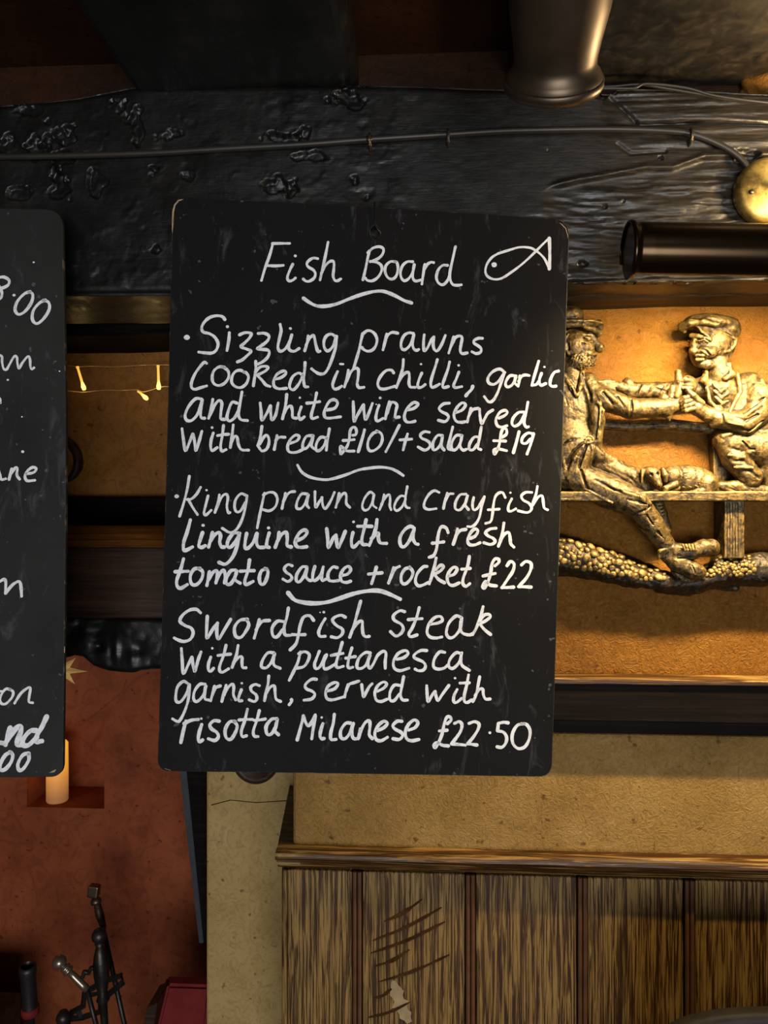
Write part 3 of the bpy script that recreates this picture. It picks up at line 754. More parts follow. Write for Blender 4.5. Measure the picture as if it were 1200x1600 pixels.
A = (240, 300, .28333); B = (560, 300, .28333); C = (260, 550, .26667); D_ = (570, 550, .26667)
E = (250, 740, .26667); F = (560, 740, .26667); G = (240, 920, .26667); H = (560, 920, .26667)
A2 = (280, 480, .216667); A3 = (510, 480, .216667); C2 = (480, 560, .183333); E2 = (460, 740, .2); G2 = (460, 920, .216667); PG = (0, 0, 1)
L1 = (0, 400, .23758); L2 = (0, 880, .21868)
LINES = [
 ('heading_lettering', [(*A, 4.2, """658 285 640 350 615 420 595 488; 655 285 700 284 750 284; 626 406 670 408 715 405;
   768 398 752 430 738 470 745 490 765 488 782 475; .2.4 782 353;
   905 368 880 365 855 380 845 398 855 415 880 430 892 450 885 475 860 492 840 492 825 480;
   962 278 950 340 935 410 918 485; 925 450 945 410 970 385 988 382 995 395 993 430 990 465 1000 488 1015 490 1032 480"""),
  (*B, 4.2, """60 325 50 370 38 430 25 485; 52 335 80 310 115 302 138 315 132 345 105 370 65 385; 65 383 100 388 125 405 128 435 108 470 78 490 50 488 38 475;
   205 385 175 385 150 410 148 445 165 475 190 480 210 460 218 420 212 390 200 385;
   300 385 270 385 245 405 232 440 237 475 255 490 280 475 300 440 308 400; 308 400 300 450 302 480 318 492 345 485;
   366 400 358 450 350 508; 362 430 380 400 400 388 415 390;
   492 405 465 405 440 430 430 470 440 500 465 512 490 490 505 450; 535 302 520 370 505 440 505 480 520 510 545 515 567 512"""),
  (*PG, 5.2, "474 466 484 473 495 478 509 478.5 526 475 546 467 566 460 585 455.5 600 455.5 617 462 631 469.5 643 473.5")]),
 ('fish_drawing', [(*B, 3.6, """770 340 735 362 708 400 700 440 715 468 750 482 790 476 840 445 900 400 950 355 990 315 1025 280 1052 255; w5 1052 255 1054 300 1055 360 1052 425;
   1052 425 1035 385 1015 355 980 325 945 308 890 305 840 318 770 340; .4.4 748 402""")]),
 ('lettering', [(*A2, 4.6, """.4.6 55 218; 330 90 310 68 270 62 220 75 180 110 162 150 175 180 215 190 255 215 280 260 270 305 240 330 190 330 142 324;
   362 185 358 240 345 312; .2.6 348 141; 435 200 470 185 505 185 520 195 505 225 470 260 445 285 480 300 512 312 515 325 490 350 455 380 420 395;
   570 190 610 188 640 200 648 220 630 250 590 280 562 300 600 305 640 310 650 330 635 365 600 395 570 410;
   728 125 735 170 722 230 712 285 722 315 745 315 770 295 790 265 808 220; 812 200 800 240 790 290 800 312 830 318 865 298; .2.4 802 154;
   930 208 922 260 905 315; 915 275 940 225 965 205 975 220 985 270 1000 318 1015 318;
   1130 215 1100 195 1065 205 1045 240 1045 285 1065 315 1090 305 1115 270 1132 215; 1135 210 1130 280 1110 350 1080 430 1050 475 1015 482 980 465 955 445"""),
  (*A3, 4.4, """262 190 250 240 235 310 215 380 195 445; 262 195 290 172 320 172 350 195 365 235 355 280 330 310 298 318 268 305 255 290;
   434 195 425 240 408 308; 425 235 445 200 475 182 515 188; 628 190 595 185 560 205 540 250 540 290 560 308 590 290 615 250 630 200; 630 200 620 260 630 300 650 312 665 305;
   705 200 700 260 705 315 730 290 755 240 775 215; 775 215 770 270 778 305 800 315 830 270 857 205;
   918 215 900 275 882 330; 903 275 930 220 965 208 978 225 970 270 965 315 980 335 1015 330;
   1125 225 1095 225 1065 240 1065 260 1095 280 1115 300 1110 325 1080 335 1050 322""")]),
 ('lettering', [(*A2, 4.4, """198 405 180 398 150 430 115 480 90 540 90 580 115 592 150 582 198 568; 330 435 290 430 250 460 238 510 250 550 285 565 325 550 355 510 355 465 330 440 305 428;
   470 470 440 455 405 465 382 500 380 545 410 575 450 578 485 550 500 505 485 475 465 468; 552 390 553 440 545 500 535 568; 548 470 580 435 615 426 640 435 625 458 585 480 560 490; 562 490 600 530 625 560 655 572;
   690 520 730 510 765 485 768 465 745 462 705 485 682 530 685 570 715 588 745 588 775 585; 890 490 860 475 820 500 798 550 800 585 825 595 855 565 880 520 895 480; 908 398 905 450 898 520 905 570 928 575"""),
  (*A3, 4.4, """80 465 60 510 45 560 55 588 80 588 110 570; w3 98 410 122 411; 158 455 150 510 130 575; 145 535 175 470 205 442 230 450 228 510 222 555 235 580 270 578;
   485 475 470 455 430 458 390 500 370 550 385 585 420 590 460 580 495 570; 555 378 550 440 530 510 505 580; 518 545 555 485 590 470 598 500 595 545 605 575 640 578;
   688 475 670 515 658 560 665 580 690 575 712 558; .1.9 682 411; 800 378 785 430 762 500 752 550 760 578 785 572 815 555; 888 395 875 450 850 520 838 560 845 580 880 572;
   955 468 935 520 918 560 928 580 975 573; .2.1 953 420; w5 1055 570 1045 595 1020 620 1005 640"""),
  (*D_, 4.4, """820 120 790 100 750 115 722 150 725 180 755 190 785 170 810 135; 815 125 795 190 775 245 750 285 725 292 700 262; 885 140 850 140 828 170 825 195 840 205 865 190 885 150; 883 145 878 180 892 195;
   908 140 905 170 898 200; 900 172 920 142 940 135 962 138; 1018 55 1005 100 990 150 978 195; 1035 125 1022 165 1030 195 1060 185; .1.8 1052 88; 1135 112 1110 120 1090 155 1085 190 1100 202 1120 200; 980 195 1005 190 1020 172""")]),
 ('lettering', [(*C, 4.6, """205 275 170 275 130 320 110 370 120 400 150 400 185 360 210 285; 210 280 200 350 205 385 225 388; 272 278 262 340 248 388; 255 370 285 310 308 285 325 300 320 350 320 390 345 395;
   415 300 385 295 365 340 355 385 370 405 400 385 425 340; 443 235 432 300 422 360 435 395 475 402; 550 300 555 350 560 400 585 365 610 315; 610 315 612 365 618 398 640 370 655 300;
   705 248 700 300 690 350 680 392; 690 360 710 325 730 318 738 345 740 382 762 388; 790 322 775 370 785 395 808 380; .1.9 782 268; 880 240 868 300 850 365 855 390 885 382; 822 300 860 297 898 291;
   940 340 985 330 1003 300 985 280 955 290 930 335 925 370 945 388 1020 380"""),
  (*C2, 4.5, """392 370 395 440 400 540 430 480 480 395; 480 395 485 460 495 520 520 480 555 385; 612 400 595 450 585 510 600 535 645 512; .2.3 622 337; .1.2 588 392; 700 370 685 430 665 515; 680 470 710 385 740 375 765 400 755 450 750 500 785 500;
   860 440 910 425 945 395 935 380 900 380 850 430 828 490 840 535 875 545 920 535"""),
  (*D_, 4.4, """495 300 460 305 435 330 450 350 480 365 490 385 470 408 430 400; 535 355 570 340 590 310 570 298 540 325 522 370 535 405 565 412 590 408; 622 330 610 370 600 410; 608 380 630 340 665 330;
   672 335 675 380 685 420 700 395 720 360 750 340; 785 388 815 375 835 355 820 342 790 355 768 395 775 430 800 440 832 432; 930 352 900 355 870 385 862 420 880 435 910 415 935 365; 955 295 945 350 932 410 945 440 958 438""")]),
 ('lettering', [(*C, 4.4, """92 450 100 510 112 580 135 530 155 480; 155 480 165 520 172 580 190 530 208 465; 275 475 262 520 260 560 270 578 298 560; .2.3 268 443; 335 430 328 490 318 550 325 580 350 572; 300 490 335 484 365 482;
   392 428 385 490 375 560; 380 530 400 495 415 500 422 540 440 572 482 575; 560 435 550 500 535 548; 540 555 560 580 590 565 602 520 590 488 570 500 548 540; 648 490 640 530 632 572; 640 520 662 500 695 500;
   725 535 765 520 778 495 755 488 725 515 710 555 720 585 760 588 798 572; 855 490 820 495 800 535 802 565 825 560 850 520 860 490; 858 500 850 550 878 575; 940 505 905 500 880 535 878 575 900 575 925 545 940 500; 955 450 945 510 937 575"""),
  (*C2, 4.3, """388 655 412 650 420 620 408 590 385 590 366 620 358 690 342 745 310 790 285 815 283 752 305 762 335 788 400 790; 305 700 350 698 400 692; w4.8 488 610 470 680 435 795; 600 625 560 640 525 690 515 745 530 785 570 785 620 745 640 690 630 640 590 618;
   785 570 740 660 670 795; 855 645 835 710 818 780; 790 695 840 692 890 688; 1040 630 1000 625 965 650 975 680 1020 700 1045 725 1040 760 1000 782 945 755"""),
  (*D_, 4.4, """455 490 425 490 400 530 400 570 420 570 445 540 455 495; 455 505 448 550 465 575; 515 440 500 500 488 560 502 573; 570 490 535 490 510 530 510 570 535 570 560 530 568 490; 568 500 558 550 575 575 595 570;
   665 498 640 500 615 535 612 570 635 572 660 540; 682 440 672 500 662 560 680 572; 805 500 830 480 828 452 808 452 795 490 790 530 780 565 760 600 755 575 780 568 830 578; 755 520 790 521 825 522; w5 903 468 890 520 870 590;
   985 480 955 475 925 500 920 530 945 535 970 510; 988 478 975 530 950 598"""),
  (*PG, 4.4, "465 727 472 738 486 746 506 749.5 520 748 540 742 560 734.5 577 731.5 594 730 610 732 621 737 630 743")]),
 ('lettering', [(*E, 4.1, """.3.5 98 133; 172 15 160 90 140 170 115 250; 238 80 215 120 185 148 160 152; 165 150 190 195 220 240; 282 130 268 185 258 230 270 242 300 215; .1.9 273 97;
   348 125 338 180 322 228; 333 200 360 140 385 120 398 140 392 190 400 228 410 228; 508 130 475 118 445 150 437 195 450 225 475 215 500 170; 510 130 500 200 480 270 450 325 410 345 365 320;
   612 115 600 170 585 240 570 318; 605 125 640 110 672 115 688 150 675 195 640 218 600 210; 735 115 725 155 715 205; 722 165 745 125 765 108 790 105; 865 120 830 120 805 160 800 200 825 205 850 175 870 125; 868 130 860 180 872 200;
   908 105 908 150 912 198 930 170 950 140; 948 140 955 190 972 203 1000 160 1022 110; 1050 115 1040 160 1030 198; 1040 170 1065 125 1085 115 1092 135 1092 175 1112 198"""),
  (*E2, 3.7, """620 160 590 145 550 190 530 250 545 285 580 275 610 220 622 165; 620 170 612 240 640 268; 700 165 690 220 665 282; 678 240 715 180 742 165 748 200 745 250 755 283; 868 180 830 175 795 215 780 265 800 290 840 260 868 200; 882 100 868 180 865 240 880 265 898 268"""),
  (*F, 4.1, """472 110 445 100 415 120 390 160 385 195 410 210 455 205; 520 115 508 155 498 205; 506 165 530 122 555 118; 630 120 595 125 570 165 568 205 595 212 625 175 640 130; 637 132 625 180 645 212;
   675 140 668 180 675 212 700 200 735 140; 738 135 722 190 710 250 690 290 665 310 640 310; 860 140 845 112 820 115 800 140 790 190 785 240 775 280 745 292; 760 212 790 211 825 208; 898 148 880 185 878 215 895 220 922 206; .1.9 890 112;
   1015 110 980 110 955 130 965 155 1000 175 1015 205 990 228 935 218; 1048 75 1040 120 1025 165 1012 205; 1020 185 1050 140 1075 130 1082 160 1088 200 1108 212""")]),
 ('lettering', [(*E, 5.4, """178 272 160 340 140 400 138 440 150 450 190 430; 250 345 235 390 228 425 245 432 265 422; .2.6 253 303; 308 345 298 385 285 430; 295 395 320 360 345 345 355 365 350 400 360 428 378 430;
   458 348 430 350 400 390 395 425 415 430 445 395 468 350; 465 365 450 430 425 490 385 530 345 520; 508 350 500 395 498 432 515 437 545 405 565 355; 568 350 565 400 578 430 610 432; 640 348 628 390 625 425 640 432; .2.6 636 318;
   698 345 690 390 675 432; 686 400 715 355 740 345 746 380 745 420 770 430; 800 392 840 375 862 345 845 330 815 350 793 395 800 425 825 432 860 428"""),
  (*E2, 5.2, """252 430 260 500 265 580 300 510 325 480; 325 480 330 530 342 580 370 520 398 450; 458 460 445 520 450 565 470 570 505 535; .2.3 462 377; 560 360 545 430 527 510 532 550 565 555; 495 412 550 411 605 412; 645 360 635 430 610 500 585 560; 600 510 640 470 658 465 655 500 670 540 720 545;
   935 425 905 412 860 440 825 500 830 560 860 570 900 520 935 440; 935 435 925 500 945 545 965 552"""),
  (*F, 4.9, """525 345 515 320 490 310 475 330 465 375 462 410 455 450 440 480 415 490; 432 408 465 405 500 400; 580 325 570 370 555 415; 568 372 595 335 630 327; 655 380 685 365 700 335 680 325 655 350 640 390 650 415 680 418 712 405;
   805 320 770 325 745 345 760 365 790 380 800 400 775 415 735 405; 852 290 845 340 835 385 820 425; 830 390 855 355 880 345 888 375 892 410 910 430""")]),
 ('lettering', [(*E, 5.2, """138 500 122 560 100 620 100 655 120 672 160 650; 88 575 125 573 165 572; 235 555 200 560 178 600 185 645 215 650 245 615 250 575 225 555; 290 575 282 620 275 655; 284 622 310 580 330 568 338 590 328 640; 328 635 355 580 375 568 382 600 378 640;
   442 565 415 570 390 610 390 645 415 645 440 605 450 570; 448 578 440 620 470 642; 525 505 515 570 498 625 505 650 545 632; 470 572 510 570 552 568; 625 558 595 570 582 610 590 645 610 645 628 605 632 570 615 556; w4.4 775 540 750 533 728 555 740 578 765 595 772 615 750 632 720 618"""),
  (*E2, 4.8, """98 730 60 730 20 785 15 835 40 845 75 800 100 735; 97 742 90 800 110 830 132 835; 160 725 145 780 145 830 170 830 205 790 225 730; 222 742 212 800 218 835 245 825; 335 735 300 730 265 775 265 825 295 840 345 835;
   375 795 415 785 440 750 420 725 385 745 360 795 370 840 405 850 440 840; w5.2 640 730 625 790 603 858; w5.2 580 785 630 780 685 775; 775 735 760 790 735 855; 755 800 785 745 820 725; 905 735 865 745 835 795 838 850 870 860 910 820 925 770 900 730; 1035 725 1005 730 960 780 945 840 965 875 1000 872 1045 850"""),
  (*F, 4.9, """455 495 445 545 430 600 415 645; 440 592 480 570 498 545 480 537 455 562; 445 590 470 620 505 640; 530 600 560 590 578 560 560 548 535 570 520 610 530 645 555 655 590 640; 650 485 640 540 615 610 612 645 630 660 652 645; 605 560 630 558 655 555;
   800 540 822 520 820 502 800 500 782 530 775 580 760 630 740 670 728 660 745 630 770 652 808 658; 730 600 765 592 800 585; 870 540 890 515 912 530 905 570 880 610 845 662; 840 668 875 667 910 665; 955 535 980 515 1010 525 1010 560 985 610 945 655; 938 662 975 663 1012 665"""),
  (*PG, 6.4, "450 926 460 937 473 941 490 942.7 510 941 529 935.5 551 928 573 923.5 592 923 609 928.5 625 936")]),
 ('lettering', [(*G, 4.9, """275 140 250 120 210 125 170 155 155 190 185 215 220 230 232 260 215 295 180 308 145 300 122 288; 315 160 312 220 312 290 345 240 375 200; 375 200 370 250 380 295 415 240 452 178; 550 178 505 185 475 225 480 275 510 285 540 250 558 210 545 180;
   620 180 605 235 590 288; 600 240 635 192 680 185; 765 192 725 190 695 230 700 275 725 280 755 240; 790 112 780 170 765 225 770 268 800 272; 938 185 915 158 880 165 860 210 850 260 835 320 800 358; 812 268 850 269 888 268"""),
  (*G2, 4.7, """222 215 195 260 175 310 185 342 222 342; .2.2 212 168; .1.2 185 170; 368 205 335 190 290 205 275 230 305 265 345 290 345 325 310 352 265 345; 478 88 455 170 430 260 398 350; 415 300 455 245 488 233 490 275 495 325 515 345 540 342;
   795 165 760 158 715 190 720 225 770 255 785 290 765 325 730 340 692 308; 900 135 880 210 850 280 825 325 840 345 885 332; 820 222 870 218 920 215"""),
  (*H, 4.7, """425 207 465 200 492 185 480 162 445 170 412 210 402 255 420 282 455 288 488 282; 598 165 570 160 530 200 515 255 530 285 560 280 595 235 605 170; 600 190 598 240 615 262 650 270 668 262; 730 105 715 165 690 230 668 268; 698 208 740 190 772 165 765 150 735 155 705 195; 710 205 740 240 775 268""")]),
 ('lettering', [(*G, 4.6, """163 350 168 420 175 498 205 440 225 400; 225 400 232 450 242 485 260 420 278 370; 335 400 322 440 322 475 335 482 352 465; .2.1 344 348; 425 330 410 390 388 450 388 480 405 488 440 468; 378 390 415 386 452 382;
   495 332 485 390 460 460; 468 432 500 400 518 400 518 430 522 460 542 462; 705 375 670 375 640 415 632 455 660 462 690 430 710 380; 705 392 705 445 742 466; 860 370 845 430 820 485 795 535; 850 380 885 368 912 385 905 420 880 455 838 465"""),
  (*G2, 4.6, """180 450 160 500 145 545 155 575 185 560 225 480; 232 475 212 530 215 575 245 572 290 545; 345 385 330 440 310 500 300 550 315 568 352 558; 265 480 305 472 350 465; 415 425 395 490 385 550 395 570 420 565; 370 500 405 494 440 488;
   548 462 510 460 465 500 450 560 475 575 515 550 545 480; 545 475 530 540 545 572 570 540 600 480 640 450 660 465 655 520 655 572; 740 508 790 495 820 465 800 445 750 465 715 520 720 570 760 590 825 572; 955 445 910 445 865 475 870 500 925 525 945 555 930 585 895 590 870 578"""),
  (*H, 4.6, """505 372 475 370 445 410 440 455 465 470 500 465 522 448; 598 378 570 375 535 415 530 455 555 465 590 430 605 375; 602 392 605 445 650 478""")]),
 ('lettering', [(*G, 4.5, """208 560 175 542 140 575 130 630 135 660 160 660 195 610 210 560; 210 560 205 640 185 710 155 770 135 775 112 762; 302 558 270 560 240 600 235 645 255 660 290 625 308 570; 303 575 300 640 325 652; 357 570 347 610 335 655; 343 625 365 580 392 568;
   425 565 412 610 400 660; 408 630 435 580 460 558 470 575 468 620 482 650; 515 590 500 630 500 655 518 655; .2 517 553; 620 567 595 560 570 575 575 600 600 620 605 645 590 660 560 650; 675 510 670 560 658 610 650 655; 658 615 685 575 708 570 712 605 718 645 745 660; w5 808 648 808 660 795 678;
   955 530 925 530 890 560 895 585 930 600 945 620 925 645 882 652"""),
  (*G2, 4.5, """235 738 290 720 315 685 290 675 245 700 225 745 235 790 275 800 350 780; 388 690 372 735 362 780; 372 740 395 690 425 678 465 665; 485 690 490 735 498 780 520 740 540 705 560 685; 600 738 645 715 665 685 640 672 600 700 580 750 590 800 625 812 670 795; 765 697 720 695 690 745 690 800 720 805 755 760; 788 632 775 700 765 765 780 800 815 802"""),
  (*H, 4.5, """400 568 402 610 408 662 430 625 450 600; 450 600 455 630 466 655 490 620 530 565; 578 590 560 625 558 660 575 665 605 642; .2 566 523; 645 505 635 560 620 625 622 660 640 665 662 650; 595 552 622 551 650 550; 710 515 700 570 690 620 670 660; 683 625 708 590 728 588 732 620 745 645 772 645""")]),
 ('lettering', [(*G, 5.2, """190 775 175 830 160 900; 178 790 220 770 262 765; 282 795 268 840 262 880 270 895 288 885; .2 280 760; 385 775 355 772 330 795 340 820 370 840 380 865 360 888 322 878; 478 777 445 780 420 825 425 870 450 882 475 850 490 805 472 775;
   w4.6 550 705 535 770 515 830 520 865 545 860; w4.6 500 768 540 765 580 765; w4.6 620 712 605 770 585 830 590 862 612 865; w4.6 590 770 620 768 655 762; 722 760 690 765 660 805 665 850 690 850 715 810 725 765; 720 785 712 830 732 855"""),
  (*G2, 5.0, """65 915 50 980 20 1090; 65 920 80 960 100 988 125 960 150 910; 150 915 140 980 125 1080; 205 972 190 1020 185 1060 195 1080 215 1078; .2 197 927; 288 905 280 970 262 1040 265 1085 300 1085; 408 968 370 970 335 1020 335 1070 365 1080 400 1040 425 970; 420 985 415 1050 430 1080 460 1078;
   475 1010 470 1045 460 1080; 462 1075 480 1020 510 965 540 952 545 990 540 1050 562 1080; 600 1022 645 1000 670 970 645 955 605 985 580 1040 590 1085 625 1095 670 1070; 775 955 740 955 710 985 725 1010 770 1035 780 1060 755 1085 710 1080; 825 1018 870 1000 890 965 865 945 825 975 800 1030 810 1080 845 1095 897 1086"""),
  (*H, 4.9, """520 790 542 770 538 752 518 752 503 790 490 850 470 900 450 932 443 915 462 900 490 915 528 920; 475 832 498 830 520 828; 563 788 590 778 606 795 600 830 575 870 545 908; 545 908 585 911 625 915; 648 788 680 778 705 790 702 820 675 865 640 908; 640 908 668 911 695 915; .2.4 770 843;
   820 788 815 832; 820 788 850 782 878 785; 815 832 850 840 868 870 862 905 840 928 812 925; 970 790 930 800 902 850 905 905 935 935 975 925 1000 880 1005 830 985 795 955 790""")]),
]
PB = plane_from(.80, 255, .822, 880)
hole = [(586 + 8.6 * math.cos(a) * (1 if abs(math.sin(a)) < .8 else .8), 362.5 + 12.5 * math.sin(a)) for a in [2 * math.pi * k / 20 for k in range(20)]]
fb = empty('fish_menu_board', PB(586, 362)); tag(fb, 'large rounded black menu board headed Fish Board with handwritten dishes', 'menu board')
bo, nrm, ex, ey = make_board('board_panel', [(271, 308), (580, 323), (889, 344), (876, 760), (861, 1213), (560, 1208), (247, 1204), (262, 700)], [.0155, .15, .0165, .1, .014, .1, .012, .1], PB, hole, MT['board'])
bo.parent = fb; bo.matrix_parent_inverse = Matrix.Translation(-fb.location)
for nm, blocks in LINES:
    if '198 405 180 398' in blocks[0][4]:
        for b_ in blocks: letter_line(nm, [b_], PB, nrm, fb, MT['chalk'])
    else: letter_line(nm, blocks, PB, nrm, fb, MT['chalk'])
# bare wood where the corner paint has chipped
def chip(pts, r, P, parent, nrm):
    bm = bmesh.new(); add_tube(bm, [P(x, y) + nrm * (-.0006) for x, y in pts], [r * (1 if 0 < i < len(pts) - 1 else .4) for i in range(len(pts))], 6)
    return link('chipped_edge', bm_mesh(bm), MT['rawedge'], parent, smooth=True)
chip([(269.5, 368), (269.8, 345), (270.5, 330), (273, 320), (279, 313), (290, 310.5)], .0011, PB, fb, nrm)
chip([(868, 344), (877, 350), (884, 357), (887, 368), (887, 380)], .0008, PB, fb, nrm)
chip([(798, 338.5), (806, 339), (812, 340)], .0006, PB, fb, nrm)
chip([(253, 1196), (258, 1201), (266, 1203.5), (272, 1204.5)], .0007, PB, fb, nrm)
chip([(857, 1206), (853, 1210)], .0006, PB, fb, nrm)
# nail and wire
nl = tube('hanging_wire', [L(585, 316, BD - .004), PB(585.5, 322) + nrm * .0012, PB(585.5, 350) + nrm * .001, PB(588.5, 356) + nrm * .0008, PB(594.5, 364) + nrm * .0006, PB(593, 372) - nrm * .004], .0008, MT['iron'], None, 6)
tag(nl, 'thin wire looped through the hole of the fish board', 'wire')
na = empty('nail', L(578, 232, BD)); tag(na, 'nail with bent rusty head in the black beam above the fish board', 'nail')
lathe('nail_shank', [(0, 0), (.0016, 0), (.0016, .012), (.0032, .0125), (.0034, .0145), (0, .015)], frame(L(578, 232, BD + .002), (0, -1, .35)), MT['pewter'], na, 10)

# left board, mostly outside the frame
PB2 = plane_from(.795, -520, .80, 100)
lb = empty('left_menu_board', PB2(-200, 340)); tag(lb, 'greyer chalk menu board cut off by the left edge', 'menu board')
bo2, nrm2, _, _ = make_board('board_panel', [(-520, 322), (-200, 322), (96, 328), (103, 700), (97, 1213), (-200, 1215), (-520, 1215)], [.02, .1, .018, .1, .013, .1, .02], PB2, None, MT['board2'])
bo2.parent = lb; bo2.matrix_parent_inverse = Matrix.Translation(-lb.location)
letter_line('lettering', [(*L1, 4.6, """0 140 30 140 60 160 55 190 20 210 -10 212; -10 195 12 235 10 270 -10 285; .2.4 93 258; 200 235 160 250 115 300 100 355 125 385 170 360 210 300 215 250 190 237; 300 290 260 310 220 360 215 420 245 445 290 410 325 350 320 305 285 292""")], PB2, nrm2, lb, MT['chalk'])
letter_line('lettering', [(*L1, 3.6, """-20 650 12 660 15 700 25 742 45 745 65 710 95 660 112 668 115 700 125 740 150 700 185 660 198 680 200 720 208 745 225 735""")], PB2, nrm2, lb, MT['chalk'])
for d_ in ('.1.8 52 815', '.2 3 966', '-6 930 2 945 0 966', '.2.4 150 1287', '.1.6 222 42', '.1.3 145 1058', '.1.2 392 758'): letter_line('chalk_mark', [(*L1, 3.6, d_)], PB2, nrm2, lb, MT['chalk'])
letter_line('lettering', [(*L1, 4.2, """-10 1400 0 1440 10 1470 38 1465; 78 1400 60 1470; 68 1440 100 1395 115 1400 112 1440 130 1468; 172 1432 220 1425 240 1400 215 1390 180 1415 165 1450 180 1478 230 1475""")], PB2, nrm2, lb, MT['chalk'])
letter_line('lettering', [(*L2, 4.6, "0 130 30 115 42 135 40 215; 40 215 90 155 135 130 150 160 155 235")], PB2, nrm2, lb, MT['chalk'])
letter_line('lettering', [(*L2, 4.0, """0 915 18 915; 75 902 40 900 5 950 5 995 40 1005 85 960 95 920 70 900; 105 1000 150 930 200 890 218 895 210 950 208 990 235 997""")], PB2, nrm2, lb, MT['chalk'])
letter_line('lettering', [(*L2, 7.6, """-10 1280 20 1285; 75 1175 60 1220 40 1295; 50 1270 110 1185 150 1165 148 1210 125 1265 125 1298 160 1298; 262 1195 215 1200 165 1260 170 1300 210 1295 265 1240; 335 1095 300 1170 265 1230 262 1272 300 1270""")], PB2, nrm2, lb, MT['chalk'])
letter_line('lettering', [(*L2, 5.6, """80 1350 40 1370 5 1430 5 1475 40 1470 80 1420 92 1370 70 1348; 208 1358 165 1370 130 1430 135 1475 165 1470 205 1410 208 1365""")], PB2, nrm2, lb, MT['chalk'])
chip([(76, 1208), (84, 1205), (88, 1202)], .0014, PB2, lb, nrm2)
chip([(100.5, 1010), (100.3, 1020)], .0012, PB2, lb, nrm2)
